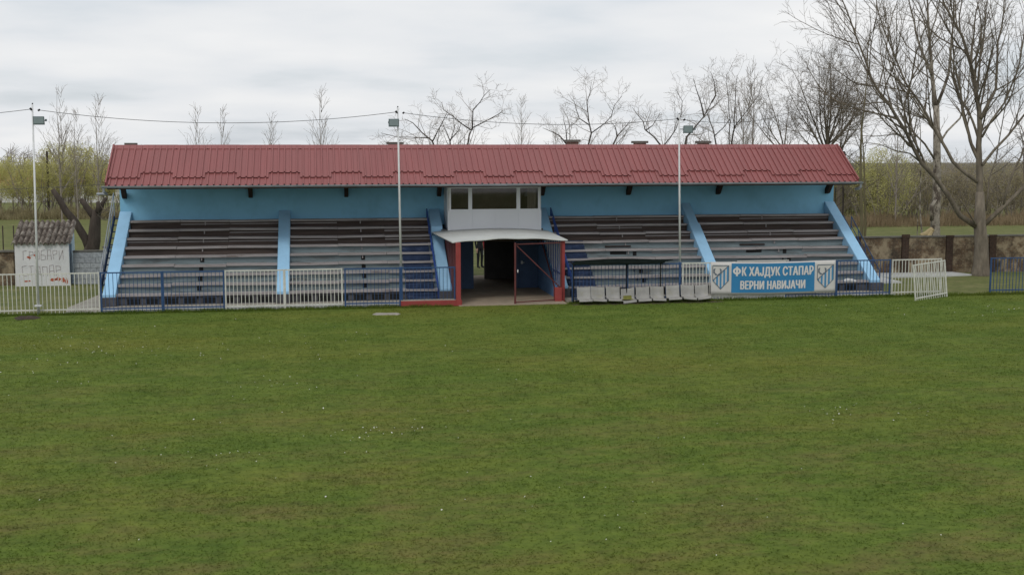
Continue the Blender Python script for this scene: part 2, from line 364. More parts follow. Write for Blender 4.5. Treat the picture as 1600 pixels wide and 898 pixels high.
# terraces
for k, (xa, xb) in enumerate(SEC):
    lo = MB(); hi = MB(); da = MB()
    top_lo = 6 if k != 0 else 5
    for i in range(NR):
        zb = 0 if i == 0 else RZ(i-1)-.06
        tgt = lo if i < top_lo else hi
        if i == 0: da.box(xa, xb, RY(0)+.08, RY(0)+.5, 0, RZ(0)-.075)
        else: tgt.box(xa, xb, RY(i)+.10, RY(i)+.6, zb-.05, RZ(i)-.075)
    lo.build('terrace', 'riser_paint', G); hi.build('upper_terrace', 'riser_brown', G)
    pl = da.build('plinth', 'concrete_dark', G)
    hl = MB(); x = xa+.35
    while x < xb-.6:
        hl.box(x, x+.42, RY(0)+.075, RY(0)+.2, .06, .24); x += .62
    hl.build('plinth_opening', 'black', pl)
    for i in range(NR):
        b = MB(); n = 3; ln = (xb-xa)/n
        for j in range(n):
            dz = rnd.uniform(-.008, .008); dy = rnd.uniform(-.012, .012)
            t1, t2 = rnd.uniform(-.014, .014), rnd.uniform(-.014, .014)
            b.bar((xa+j*ln+.006, RY(i)+.18+dy, RZ(i)-.0375+dz+t1), (xa+(j+1)*ln-.006, RY(i)+.18+dy+t2, RZ(i)-.0375+dz+t2), .36, .075)
            if i >= 6 and rnd.random() < .55 or (i == 4 and rnd.random() < .6):
                q = rnd.uniform(-.01, .01)
                b.box(xa+j*ln+.01, xa+(j+1)*ln-.01, RY(i)+.06+q, RY(i)+.11+q, RZ(i)-.165, RZ(i)-.135)
        b.build('bench', 'plank', G)
    # bench brackets half way along, leaning with the slope
    xm = (xa+xb)/2
    for i in range(NR):
        b = MB(); b.box(xm-.018, xm+.018, RY(i)+.05, RY(i)+.10, RZ(i)-.19, RZ(i)-.076)
        b.build('bench_bracket', 'plank' if i > 3 else 'black', G)
    for i in (1, 2, 3, 4):
        b = MB(); xx = xm+(.02 if k < 2 else .25)-.0; b.box(xx-.07, xx+.07, RY(i)+.085, RY(i)+.13, RZ(i)-.25, RZ(i)-.10)
        b.build('drain_hole', 'black', G)
    if k >= 2:
        b = MB(); xx = xa+(2.0 if k == 2 else 1.5); b.box(xx, xx+.62, RY(4)+.09, RY(4)+.13, RZ(4)-.20, RZ(4)-.09); b.build('drain_hole', 'black', G)
        b = MB(); b.box(xx-.1, xx+.9, RY(5)+.05, RY(5)+.13, RZ(5)-.24, RZ(5)-.19); b.build('drain_hole', 'timber_dark', G)
# sloped pillars
for k, x in enumerate(PIL):
    w = .21; b = MB()
    ztop = 3.0 if k < 4 else 3.15
    yt = 46.18; th = .30
    if k == 2:     # broken by the tunnel canopy
        b.prism([(41.9, .40), (44.75, 2.10), (44.75, 1.6), (41.9, 0.05)], x-w, x+w)
        b.prism([(44.95, 2.38), (yt, 3.0), (yt, 1.9), (44.95, 1.9)], x-w, x+w)
    elif k == 4:
        b.prism([(41.9, .42), (45.0, 2.42), (45.0, 1.6), (41.9, .05)], x-w, x+w)
        b.prism([(45.02, 2.40), (yt, ztop), (yt, 1.9), (45.02, 1.9)], x-w+.03, x+w-.03)
    else:
        b.prism([(41.9, .42), (yt, ztop), (yt, 1.6), (42.4, .05), (41.9, .05)], x-w, x+w)
    pl = b.build('pillar', 'pillar_blue', G, bevel=.012)
    b = MB(); b.box(x-w-.04, x+w+.04, 41.7, 42.3, 0, .33); b.build('footing', 'concrete_dark', pl)
# rafters under the eave
for x in (-7.02, -2.49, 1.04, 4.55, 8.55, 11.98, 15.63, 20.2):
    b = MB(); b.prism([(46.2, 3.46), (46.2, 3.66), (44.75, 5.16), (44.62, 5.0), (46.02, 3.50)], x-.075, x+.075)
    b.build('brace', 'timber_dark', G)
# --- roof
RX0, RX1, EY, EZ, GY, GZ, BY, BZ = -7.15, 20.05, 43.0, 4.03, 45.0, 5.32, 50.3, 3.35
def roof():
    nx = Vector((0, EY-GY, EZ-GZ)); SL = nx.length; d = nx/SL; nrm = Vector((0, d.z, -d.y))
    if nrm.z < 0: nrm = -nrm
    sh = 1.10; pitch = .22
    n = int(math.ceil((RX1-RX0)/sh)); sh = (RX1-RX0)/n; pitch = sh/5
    cols = []            # (x, h, sheet)
    for s_ in range(n):
        for r in range(5):
            x = RX0+s_*sh+r*pitch
            for dx, h in ((.002, 0), (.085, .0), (.090, .046), (.132, .046), (.140, 0), (.2185, 0)):
                cols.append((x+dx*pitch/.22, h, s_))
    b = MB(); K = len(cols)
    def rows(s_):
        st = SL*(.70 if s_ % 2 else .825)
        return [(-.02, .054), (st+.022, .054), (st-.020, .008), (SL*.93, .010), (SL+.03, .006)]
    vs = []
    for x, h, s_ in cols:
        for j, (s, off) in enumerate(rows(s_)):
            hh = h
            if j == 4: hh = h*1.1
            p = Vector((x, GY, GZ))+d*s+nrm*(off+hh); vs.append(p)
    fs = [(i*5+j, i*5+j+1, (i+1)*5+j+1, (i+1)*5+j) for i in range(K-1) for j in range(4)]
    b.add(vs, fs)
    # rear slope, plain ribs
    d2 = Vector((0, BY-GY, BZ-GZ)); S2 = d2.length; d2 /= S2; n2 = Vector((0, -d2.z, d2.y))
    vs = []
    for x, h, s_ in cols:
        for s in (0, S2): vs.append(Vector((x, GY, GZ))+d2*s+n2*(h+.03))
    b.add(vs, [(i*2, (i+1)*2, (i+1)*2+1, i*2+1) for i in range(K-1)])
    ro = b.build('roof', 'roof_red', G, fixn=False)
    u = MB()                                                    # boarding below the sheets
    u.prism([(EY+.04, EZ-.05), (GY, GZ-.03), (BY-.05, BZ-.03), (BY-.05, BZ-.09), (GY, GZ-.10), (EY+.04, EZ-.13)], RX0+.03, RX1-.03)
    u.build('roof_boarding', 'timber_dark', ro)
    rc = MB()
    seg = 25; ln = (RX1-RX0)/seg
    for i in range(seg):
        a, c = RX0+i*ln-.02, RX0+(i+1)*ln+.03; dz = .004*(i % 2)
        for (y0, z0, y1, z1) in ((GY-.20, GZ-.035, GY, GZ+.10), (GY, GZ+.10, GY+.20, GZ-.01)):
            rc.add([(a, y0, z0+dz), (c, y0, z0+dz), (c, y1, z1+dz), (a, y1, z1+dz), (a, y0, z0+dz-.03), (c, y0, z0+dz-.03)], [(0, 1, 2, 3), (0, 4, 5, 1)])
    rc.build('ridge_cap', 'roof_red', ro, fixn=False)
    for x in (RX0, RX1):                                        # gable flashings
        fl = MB()
        for q0, q1 in (((EY, EZ), (GY, GZ)), ((GY, GZ), (BY, BZ))):
            a = (x, q0[0], q0[1]+.05); c = (x, q1[0], q1[1]+.06)
            fl.bar(a, c, .05, .16)
        fl.build('gable_trim', 'roof_red', ro)
    g = MB()                                                    # half round gutter
    prof = [(EY-.13+.065*math.cos(t), EZ-.02+.065*math.sin(t)) for t in [math.pi+math.pi*i/8 for i in range(9)]]
    prof2 = [(y*1.0, z+.008) for y, z in prof][::-1]
    g.prism(prof+prof2, RX0-.12, RX1+.12)
    for x in np.arange(RX0+.3, RX1, .9): g.box(x, x+.025, EY-.2, EY-.01, EZ+.03, EZ+.04)
    gu = g.build('gutter', 'gutter', ro)
    for sx, x in ((-1, RX0), (1, RX1)):
        t = MB(); t.tube([(x+sx*.05, EY-.13, EZ-.08), (x+sx*.05, EY-.12, EZ-.2), (x-sx*.0, EY+.1, EZ-.28), (x+sx*.16, EY+.55, EZ-.30), (x+sx*.42, EY+.8, EZ-.31)], .045, 8)
        t.build('downpipe', 'gutter', gu)
roof()
for (x0, x1, zt, tilt) in ((2.70, 3.20, 5.53, 0), (9.72, 10.12, 5.62, 0), (12.44, 12.86, 5.57, 0), (15.08, 15.46, 5.57, 0), (-6.98, -6.72, 5.50, 0)):
    b = MB(); b.box(x0, x1, 46.8, 47.2, 4.3, zt-.09)
    c = b.build('chimney', 'chimney', G)
    b = MB(); b.box(x0-.07, x1+.07, 46.73, 47.27, zt-.09, zt); b.build('chimney_cap', 'cap_old', c)
# --- commentary box
BX0, BX1, BYF = 4.74, 8.28, 44.85
cb = MB()
cb.box(BX0, BX1, BYF, BYF+.08, 2.18, 2.98); cb.box(BX0, BX0+.07, BYF+.08, 46.2, 2.18, 4.3); cb.box(BX1-.07, BX1, BYF+.08, 46.2, 2.18, 4.3)
cb.box(BX0+.07, BX1-.07, BYF+.08, 46.2, 2.18, 2.26); cb.box(BX0, BX1, BYF, BYF+.08, 3.86, 4.3)
box = cb.build('commentary_box', 'white_pvc', G)
b = MB()
for x in (BX0+.14, 5.68, 6.54, 7.42, BX1-.14):
    b.box(x-.012, x+.012, BYF-.016, BYF, 2.2, 2.93)
b.box(BX0+.02, BX1-.02, BYF-.010, BYF-.001, 2.93, 2.99)
b.build('panel_seam', 'white_pvc', box)
b = MB(); b.box(BX0+.07, BX1-.07, 46.1, 46.19, 2.26, 4.3); b.box(BX0+.07, BX1-.07, 45.2, 46.1, 2.26, 2.3); b.build('room_lining', 'room', box)
b = MB(); b.box(7.85, 7.98, 46.0, 46.09, 3.45, 3.62); b.build('wall_light', 'white_pvc', box)
for (xa, xb) in ((BX0+.09, 5.55), (5.62, 7.37), (7.44, BX1-.09)):
    fr = MB(); t = .055
    fr.box(xa-.035, xa+t-.02, BYF-.015, BYF+.075, 2.98, 3.86); fr.box(xb-t+.02, xb+.035, BYF-.015, BYF+.075, 2.98, 3.86)
    fr.box(xa+t-.02, xb-t+.02, BYF-.012, BYF+.07, 2.98, 3.03); fr.box(xa+t-.02, xb-t+.02, BYF-.012, BYF+.07, 3.81, 3.86)
    w = fr.build('window', 'white_pvc', box)
    p = MB(); p.box(xa+t-.02, xb-t+.02, BYF+.03, BYF+.036, 3.03, 3.81); p.build('pane', 'glass', w)
b = MB()
vs = []; n = 40
for i in range(n+1):
    x = 7.78+(BX1-.16-7.78)*i/n; vs += [(x, BYF+.22+.03*math.sin(i*1.5), 3.0), (x, BYF+.22+.03*math.sin(i*1.5), 3.84)]
b.add(vs, [(2*i, 2*i+2, 2*i+3, 2*i+1) for i in range(n)]); b.build('curtain', 'curtain', box, fixn=False)
b = MB(); b.box(BX0+.02, 5.6, BYF+.5, BYF+1.2, 2.3, 3.02); b.build('desk', 'timber_dark', box)
# --- tunnel canopy: bent sheet, sagging
def canopy():
    b = MB(); n = 28
    top = []
    for i in range(n+1):
        u = i/n; x = 4.42+(8.52-4.42)*u
        zb = 2.20+.11*math.sin(math.pi*u)**.8; zf = 2.145+.105*math.sin(math.pi*min(1, u*1.02))**.9+.012*math.sin(u*19)
        xf = 4.42+(8.46-4.42)*u; yf = 40.35+.42*u
        top.append(((x-.28*(1-u)**6, 44.84, zb), (xf, yf, zf)))
    vs = [p for q in top for p in q]+[(p[0], p[1], p[2]-.03) for q in top for p in q]; m = 2*(n+1)
    fs = []
    for i in range(n):
        fs += [(2*i, 2*i+1, 2*i+3, 2*i+2), (m+2*i, m+2*i+2, m+2*i+3, m+2*i+1), (2*i+1, m+2*i+1, m+2*i+3, 2*i+3), (2*i, 2*i+2, m+2*i+2, m+2*i)]
    fs += [(0, m, m+1, 1), (2*n, 2*n+1, m+2*n+1, m+2*n)]
    b.add(vs, fs); return b.build('canopy', 'sheet_white', G, smooth=False)
cn = canopy()
b = MB()
for y in (41.3, 42.6, 43.9): b.bar((4.55, y, 2.12), (8.35, y, 2.12), .05, .06)
b.build('canopy_batten', 'timber_dark', cn)
# --- tunnel walls, floor and doors
b = MB(); b.box(4.55, 5.72, 45.0, 45.12, 0, 2.17); b.build('tunnel_front', 'dark_blue_door', G)
b = MB(); b.box(7.3, 8.2, 45.0, 45.12, 0, 2.17); tr = b.build('tunnel_front', 'dark_blue_door', G)
d = MB(); d.box(7.46, 8.14, 44.96, 44.998, .02, 2.02); dd = d.build('door', 'dark_blue_door', G, bevel=.006)
h = MB(); h.box(7.52, 7.58, 44.90, 44.957, .95, 1.06); h.tube([(7.55, 44.91, 1.0), (7.66, 44.90, 1.0)], .012, 8); h.build('door_handle', 'galv', dd)
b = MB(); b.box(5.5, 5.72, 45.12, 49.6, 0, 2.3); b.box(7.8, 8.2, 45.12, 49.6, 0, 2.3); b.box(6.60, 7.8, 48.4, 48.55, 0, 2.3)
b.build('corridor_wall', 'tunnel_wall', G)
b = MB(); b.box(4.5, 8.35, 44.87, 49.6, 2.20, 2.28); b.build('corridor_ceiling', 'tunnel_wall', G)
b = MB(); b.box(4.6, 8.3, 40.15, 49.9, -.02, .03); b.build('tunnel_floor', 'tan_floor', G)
# side of the stand towards the tunnel, right hand: blue wall below the slope
b = MB(); b.prism([(41.9, .03), (41.9, .38), (44.98, 2.17), (44.98, .03)], 8.20, 8.285); b.build('tunnel_side', 'tunnel_blue', G)
b = MB(); b.prism([(42.0, .03), (42.0, .38), (44.98, 2.05), (44.98, .03)], 4.56, 4.64); b.build('tunnel_side', 'tunnel_blue', G)
b = MB(); b.bar((8.19, 41.8, .42), (8.19, 44.9, 2.2), .03, .06); b.build('side_trim', 'red_board', G)
# red boarded panel on the left of the tunnel mouth
b = MB(); y = 40.4
while y < 44.4:
    y2 = min(y+.145, 44.5); zt = 2.10; zl = max(.0, .42+(y-41.9)*.6-.35) if y > 41.9 else .0
    b.box(4.58+.008*(int(y*10) % 2), 4.62+.008*(int(y*10) % 2), y, y2-.008, zl, zt); y += .145
b.build('side_panel', 'red_board', G)
b = MB(); b.box(4.52, 4.68, 40.22, 40.38, 0, 2.13); b.build('canopy_post', 'red_paint', G, bevel=.006)
b = MB(); b.box(8.26, 8.38, 40.86, 40.98, 0, 2.12); b.build('canopy_post', 'red_paint', G, bevel=.006)
b = MB(); b.box(8.00, 8.25, 40.7, 40.95, 0, .50); b.build('post_base', 'red_paint', G, bevel=.01)
b = MB(); b.box(2.66, 4.72, 40.24, 40.52, 0, .20); b.build('kerb', 'red_paint', G, bevel=.012)
b = MB(); b.box(2.66, 4.50, 40.262, 40.50, .20, .225); b.build('kerb_top', 'concrete', G)
# bars between right post and pillar
b = MB()
for i in range(9):
    y = 41.1+i*.33; z0 = .05 if y < 41.9 else .42+(y-41.9)*.585
    b.box(8.27, 8.30, y-.014, y+.014, z0, 2.1)
wb = MB()
for i in range(19):
    y = 41.18+i*.16; z0 = .05 if y < 41.9 else .42+(y-41.9)*.585
    wb.box(8.305, 8.325, y-.055, y+.055, z0, 2.08)
wb.build('side_slats', 'rail_white', G)
b.bar((8.285, 41.0, .95), (8.285, 42.7, .95), .03, .03); b.bar((8.285, 40.98, 2.08), (8.285, 44.8, 2.12), .03, .04)
b.build('side_bars', 'rail_bright', G)
# concrete apron and kerb in front of the benches
b = MB(); b.box(-7.1, 4.5, 40.62, 41.94, -.05, .035); b.build('apron', 'concrete', G)
b = MB(); b.box(8.4, 20.5, 40.62, 41.94, -.05, .035); b.build('apron', 'concrete', G)
b = MB(); b.box(-7.05, 2.65, 40.44, 40.615, -.05, .085); b.build('apron_kerb', 'slab', G, bevel=.01)
b = MB(); b.box(8.75, 20.4, 40.44, 40.615, -.05, .075); b.build('apron_kerb', 'slab', G, bevel=.01)
# --- blue stairs beside the tunnel
def stairs(xa, xb):
    b = MB()
    for i in range(0, 6):
        for h in (0, 1):
            y = RY(i)-.18+.23*h; z = RZ(i)-.14+.142*h+.008
            b.box(xa, xb, y, y+.26, max(0, z-.15), z)
            b.box(xa+.05, xa+(xb-xa)*.47, y-.008, y, z-.125, z-.03); b.box(xa+(xb-xa)*.53, xb-.05, y-.008, y, z-.125, z-.03)
    b.box(xa, xb, RY(0)-.42, RY(0)-.18, 0, .16)
    return b.build('stairs', 'step_blue', G, bevel=.006)
for (xa, xb, hx) in ((2.98, 3.96, 4.06), (8.8, 9.78, 8.86)):
    st = stairs(xa, xb)
    b = MB()
    a = Vector((hx, 41.75, .15+.45)); c = Vector((hx, 46.0, 2.75+.25))
    for dz in (0, -.16): b.tube([a+Vector((0, 0, dz)), c+Vector((0, 0, dz))], .022, 8)
    for t in (0, .2, .4, .6, .8, 1): p = a.lerp(c, t); b.tube([p, p-Vector((0, 0, .55))], .020, 8)
    b.build('handrail', 'rail_bright', st)
# --- steep outside stairs at both ends
def outer(p0, p1, side, n, rh):
    p0 = Vector(p0); p1 = Vector(p1); side = Vector(side); b = MB()
    for i in range(n):
        c = p0.lerp(p1, (i+.7)/n); d = Vector((p1.x-p0.x, p1.y-p0.y, 0)).normalized()*.11
        b.bar(c-side, c+side, .20, .03)
    for k in (-1, 1): b.bar(p0+side*k-Vector((0, 0, .05)), p1+side*k, .04, .16)
    st = b.build('outer_stairs', 'step_blue', G)
    b = MB()
    for k in (-1, 1):
        a = p0+side*k+Vector((0, 0, rh*.6)); c = p1+side*k+Vector((0, 0, rh))
        b.tube([a, c], .02, 8)
        if k < 0: b.tube([a-Vector((0, 0, .35)), c-Vector((0, 0, .35))], .016, 8)
        for t in (0, .25, .5, .75, 1): q_ = a.lerp(c, t); b.tube([q_, q_-Vector((0, 0, rh*(.6+.4*t)))], .018, 8)
    b.build('handrail', 'rail_grey' if side.y == 0 else 'rail_blue', st)
    return st
outer((-7.62, 44.95, 0), (-7.34, 47.1, 2.75), (.22, 0, 0), 12, .9)
st = outer((22.0, 45.4, 0), (20.75, 45.4, 1.85), (0, .38, 0), 9, .75)
b = MB()
for px in (20.62, 20.98): b.tube([(px, 46.3, 0), (px, 46.3, 3.7)], .022, 8)
for q in range(6): b.bar((20.62, 46.3, 2.0+q*.3), (20.98, 46.3, 2.25+q*.3), .018, .018)
b.build('landing_frame', 'bark_dark', st)

# ------------------------------------------------------------------ pitch railing
FY = 40.36; FH = 1.33
def panel(xa, xb, y, white, label, h=FH, ya=None, tilt=None, last=False):
    c = 'rail_white' if white else 'rail_blue'
    t = thing('fence_panel', ((xa+xb)/2, y, 0), label, 'fence panel', 'white railing panels round the pitch' if white else 'blue railing panels round the pitch')
    g = .02
    wob = lambda: rnd.uniform(-.004, .004)
    fw = .045 if white else .05
    for x in (xa+g, xb-g):
        b = MB(); b.box(x-fw/2, x+fw/2, y-fw/2, y+fw/2, 0, h); b.build('post', c, t, bevel=.003)
    for z in (h-.025, .14):
        b = MB(); b.box(xa+g+fw/2, xb-g-fw/2, y-.017, y+.017, z-.02, z+.02); b.build('rail', c, t)
    t.rotation_euler = (R(rnd.uniform(-.8, .8)), R(rnd.uniform(-.35, .35)), R(rnd.uniform(-.3, .3)))
    n = int(round((xb-xa)/.128)); n = max(4, n)
    first = None
    bw = .021 if white else .016
    for i in range(1, n):
        x = xa+g+(xb-xa-2*g)*i/n+wob()
        if first is None:
            b = MB(); b.box(x-bw/2, x+bw/2, y-.0095, y+.0095, .02, h-.045); first = b.build('bar', c, t); fx = x
        else:
            o = first.copy(); COL.objects.link(o); o.parent = t; o.location = (x-fx, 0, 0); o.rotation_euler = (0, R(rnd.uniform(-.25, .25)), 0) if rnd.random() < .3 else (0, 0, 0)
    return t
m_ = 1.94
PAN = [(-10.87, -8.93, 1, 'white railing panel running from the left lamp post out of the picture'),
       (-8.93, -7.02, 1, 'white railing panel between the left lamp post and the blue panels'),
       (-7.0, -5.06, 0, 'blue railing panel before the foot of the leftmost sloping pillar'),
       (-5.06, -3.1, 0, 'blue railing panel before the left benches, touching a white panel on its right'),
       (-3.08, -1.16, 1, 'white railing panel left of the second sloping pillar, touching a blue panel'),
       (-1.16, .74, 1, 'white railing panel right of the second sloping pillar'),
       (.80, 2.66, 0, 'blue railing panel between a white panel and the red kerb left of tunnel'),
       (2.68, 4.5, 0, 'blue railing panel standing on the red kerb beside the tunnel'),
       (8.52, 10.46, 0, 'blue railing panel behind the seats, right beside the tunnel post'),
       (10.46, 12.36, 0, 'blue railing panel behind the seats, under the right half of dark shelter roof'),
       (12.44, 14.3, 1, 'white railing panel between the dark shelter and the banner'),
       (14.3, 16.2, 1, 'white railing panel behind the left half of the blue banner'),
       (16.2, 18.1, 0, 'blue railing panel behind the right half of the blue banner'),
       (18.1, 20.15, 0, 'blue railing panel between the banner and a white panel, before the rightmost pillar'),
       (20.2, 22.1, 1, 'upright white railing panel at the right end of the stand, behind a leaning panel'),
       (24.0, 25.94, 0, 'blue railing panel standing alone on the far right before the brick wall')]
for xa, xb, w, lab in PAN: panel(xa, xb, FY, w, lab)
panel(25.96, 27.9, FY, 0, 'blue railing panel cut off by the right edge of the picture')
lp = panel(20.36, 22.2, 39.2, 1, 'loose white railing panel leaning askew in front of the upright white one', h=1.32)
lp.location = (21.25, 39.42, -.03); lp.rotation_euler = (R(-5), R(-2.2), R(27)); lp['group'] = 'white railing panels round the pitch'

# ------------------------------------------------------------------ gate
gt = thing('gate', (8.25, 40.4, 0), 'red metal gate leaf with diagonal brace closing the right half of the tunnel mouth', 'gate')
b = MB(); b.box(6.51, 6.57, 40.25, 40.32, .0, 2.10); b.build('stile', 'gate_red', gt, bevel=.005)
b = MB(); b.bar((6.585, 40.30, 2.05), (8.22, 40.80, 2.05), .03, .035); b.build('top_rail', 'gate_red', gt)
b = MB(); b.bar((6.585, 40.30, .08), (8.22, 40.80, .08), .03, .035); b.build('bottom_rail', 'gate_red', gt)
b = MB(); b.bar((6.60, 40.30, 2.0), (8.20, 40.80, .50), .03, .035); b.build('brace', 'gate_red', gt)
b = MB(); b.bar((8.22, 40.80, .04), (8.22, 40.80, 2.08), .04, .05); b.build('stile', 'gate_red', gt)
b = MB(); b.tube([(6.62, 40.22, 1.1), (6.62, 40.22, 1.2)], .018, 8); b.box(6.60, 6.64, 40.22, 40.27, 1.13, 1.17); b.build('handle', 'galv', gt)

# ------------------------------------------------------------------ lamp posts and wires
def lamp(xb, yb, xt, zt, fx, label, blue):
    t = thing('lamp_post', (xb, yb, 0), label, 'lamp post', 'floodlight posts along the railing')
    b = MB(); zs = 1.34 if blue else 0
    xm = xb+(xt-xb)*zs/zt
    b.tube([(xm, yb, zs), (xm+(xt-xm)*.5, yb, (zs+zt)/2), (xt, yb, zt)], [.038, .033, .026], 12); b.build('pole', 'galv', t, smooth=True)
    if blue:
        b = MB(); b.tube([(xb, yb, 0), (xm, yb, zs)], .045, 12); b.build('pole_sleeve', 'rail_blue', t, smooth=True)
    else:
        b = MB(); b.box(xb-.10, xb+.10, yb-.06, yb+.06, .28, .33); b.build('clamp', 'galv', t)
    zf = zt-.50
    xx = xb+(xt-xb)*zf/zt
    b = MB(); b.bar((xx, yb, zf), (fx*2-xx, yb-.02, zf), .03, .03); b.tube([(fx*2-xx-.01, yb-.05, zf-.03), (fx*2-xx-.01, yb-.05, zf+.04)], .03, 8); b.build('bracket', 'lamp_grey', t)
    b = MB(); w = .175; hgt = .135
    c = Vector((fx, yb-.10, zf)); tilt = R(12)
    ax = Vector((1, 0, 0)); up = Vector((0, -math.sin(tilt), math.cos(tilt))); fw = Vector((0, -math.cos(tilt), -math.sin(tilt)))
    def P(a, u, f): return c+ax*a+up*u+fw*f
    front = [P(-w, -hgt, .05), P(w, -hgt, .05), P(w, hgt, .05), P(-w, hgt, .05)]
    back = [P(-w*.75, -hgt*.7, -.1), P(w*.75, -hgt*.7, -.1), P(w*.75, hgt*.7, -.1), P(-w*.75, hgt*.7, -.1)]
    b.add(front+back, [(0, 1, 2, 3), (7, 6, 5, 4), (0, 4, 5, 1), (1, 5, 6, 2), (2, 6, 7, 3), (3, 7, 4, 0)])
    fl = b.build('floodlight', 'lamp_grey', t, bevel=.008)
    b = MB(); b.add([P(-w+.03, -hgt+.045, .055), P(w-.03, -hgt+.045, .055), P(w-.03, hgt-.025, .055), P(-w+.03, hgt-.025, .055),
                     P(-w+.03, -hgt+.045, .03), P(w-.03, -hgt+.045, .03), P(w-.03, hgt-.025, .03), P(-w+.03, hgt-.025, .03)],
                    [(0, 1, 2, 3), (0, 4, 5, 1), (1, 5, 6, 2), (2, 6, 7, 3), (3, 7, 4, 0)]); b.build('lens', 'lamp_glass', fl)
    b = MB(); b.tube([(xt-.02, yb-.02, zt-.18), (xt-.07, yb-.02, zt-.12)], .035, 8); b.tube([(xt-.005, yb, zt-.02), (xt+.01, yb, zt+.04)], .02, 8)
    b.tube([(xt+.16, yb, zt-.20), (xt+.22, yb, zt-.16)], .03, 8); b.build('insulator', 'black', t)
    return Vector((xt-.03, yb, zt-.15)), Vector((xt+.2, yb, zt-.18))
l1 = lamp(-8.90, 40.22, -8.80, 6.66, -8.60, 'white lamp post on the left with its floodlight on its right side, before the shed', False)
l2 = lamp(2.70, 40.44, 2.64, 6.62, 2.50, 'lamp post before the left benches with its floodlight on the left side', True)
l3 = lamp(12.40, 40.44, 12.26, 6.42, 12.55, 'lamp post on the right half of the stand, floodlight on its right', True)
def wire(a, c, sag, label, r=.009):
    b = MB(); n = 24
    b.tube([a.lerp(c, i/n)-Vector((0, 0, sag*4*(i/n)*(1-i/n))) for i in range(n+1)], r, 5)
    b.build('overhead_cable', 'wire', org=a); o = COL.objects[-1]
    return tag(o, label, 'cable', 'cables strung between the lamp posts')
wire(Vector((-20.3, 41.5, 6.45)), l1[0], .35, 'thin cable leaving the left lamp post out of the picture')
wire(l1[1], l2[0], .38, 'long sagging cable from the left lamp post to the middle one')
wire(l2[1], l3[0], .28, 'sagging cable from the middle lamp post to the right one')
wire(l3[1], Vector((22.5, 55, 7.1)), .3, 'cable leading from the right lamp post into the bare trees')
wire(Vector((-20, 60, 3.4)), Vector((-7.2, 47.5, 4.0)), .1, 'low thin cable running to the left end of the red roof', .008)

# ------------------------------------------------------------------ dugout: shelter and seats
sh = thing('shelter', (10.3, 40.5, 0), 'low dark sagging shelter roof on thin posts above the row of seats', 'shelter')
b = MB(); n = 22; vs = []
for i in range(n+1):
    u = i/n
    zf = 1.365-.015*math.sin(math.pi*u)+.012*math.sin(u*14); zb = 1.40+.06*math.sin(math.pi*min(1, u*1.15))
    xf = 8.43+3.25*u; xk = 8.75+3.5*u
    for (x, y, z) in ((xf, 39.95, zf), (xf+.02, 39.97, zf+.05), ((xf+xk)/2, 40.35, (zf+zb)/2+.035), (xk, 40.85, zb)): vs.append((x, y, z))
b.add(vs, [(4*i+j, 4*i+4+j, 4*i+5+j, 4*i+1+j) for i in range(n) for j in range(3)])
o = b.build('roof_sheet', 'tarp', sh, fixn=False); md = o.modifiers.new('thick', 'SOLIDIFY'); md.thickness = .02
for x in (8.55, 10.42, 11.62):
    b = MB(); b.tube([(x, 40.24, 0), (x, 40.24, 1.38)], .022, 8); b.bar((x, 40.0, 1.34), (x, 40.8, 1.38), .03, .03); b.build('post', 'black', sh)
st = thing('seat_row', (11, 40.1, 0), 'row of nine worn pale plastic seats on a rail before the blue railing', 'seats')
SX = [(8.66, 0, 0), (9.15, 0, 0), (9.68, 0, 0), (10.20, -.05, 1), (10.73, -.03, 0), (11.24, -.02, 0), (11.80, 0, 0), (12.33, 0, 0), (12.84, 0, 0)]
b = MB(); b.bar((8.6, 40.13, .09), (13.38, 40.13, .09), .05, .05); b.build('beam', 'black', st)
for x in (8.9, 9.95, 11.0, 12.05, 13.1):
    b = MB(); b.box(x-.025, x+.025, 40.1, 40.16, 0, .07); b.build('leg', 'black', st)
def seatmesh(x, dz, tilt):
    b = MB(); W_ = .47; nu, prof = 8, [(39.80, .10), (39.77, .13), (39.80, .165), (39.95, .155), (40.10, .16), (40.17, .20), (40.20, .28), (40.225, .42), (40.245, .545), (40.265, .56)]
    vs = []; m = len(prof)
    for i in range(nu+1):
        u = i/nu; e_ = (2*u-1)**2
        for j, (y, z) in enumerate(prof):
            cup = -.07*e_ if j > 4 else 0
            zz_ = z-(-.022 if j >= 7 else 0)*e_+(.028*e_ if 2 <= j <= 4 else 0)
            xx = x+W_*u
            vs.append((xx, y+cup+tilt*(u-.5)*.3, zz_+dz+tilt*(u-.5)))
    b.add(vs, [(i*m+j, (i+1)*m+j, (i+1)*m+j+1, i*m+j+1) for i in range(nu) for j in range(m-1)])
    return b
for i, (x, dz, moss) in enumerate(SX):
    o = seatmesh(x, dz-.03 if i in (3,) else dz-.01, rnd.uniform(-.05, .05)).build('seat', 'seat', st, smooth=True, fixn=False)
    md = o.modifiers.new('thick', 'SOLIDIFY'); md.thickness = .012
    if moss:
        o['label'] = 'pale seat with a patch of yellow green moss'
        b = MB(); b.add([(x+.03, 40.085, .165+dz), (x+.44, 40.085, .165+dz), (x+.45, 40.150, .19+dz), (x+.44, 40.186, .30+dz), (x+.03, 40.178, .29+dz), (x+.02, 40.150, .19+dz)], [(0, 1, 2, 5), (5, 2, 3, 4)])
        b.build('moss', 'moss', o, fixn=False)

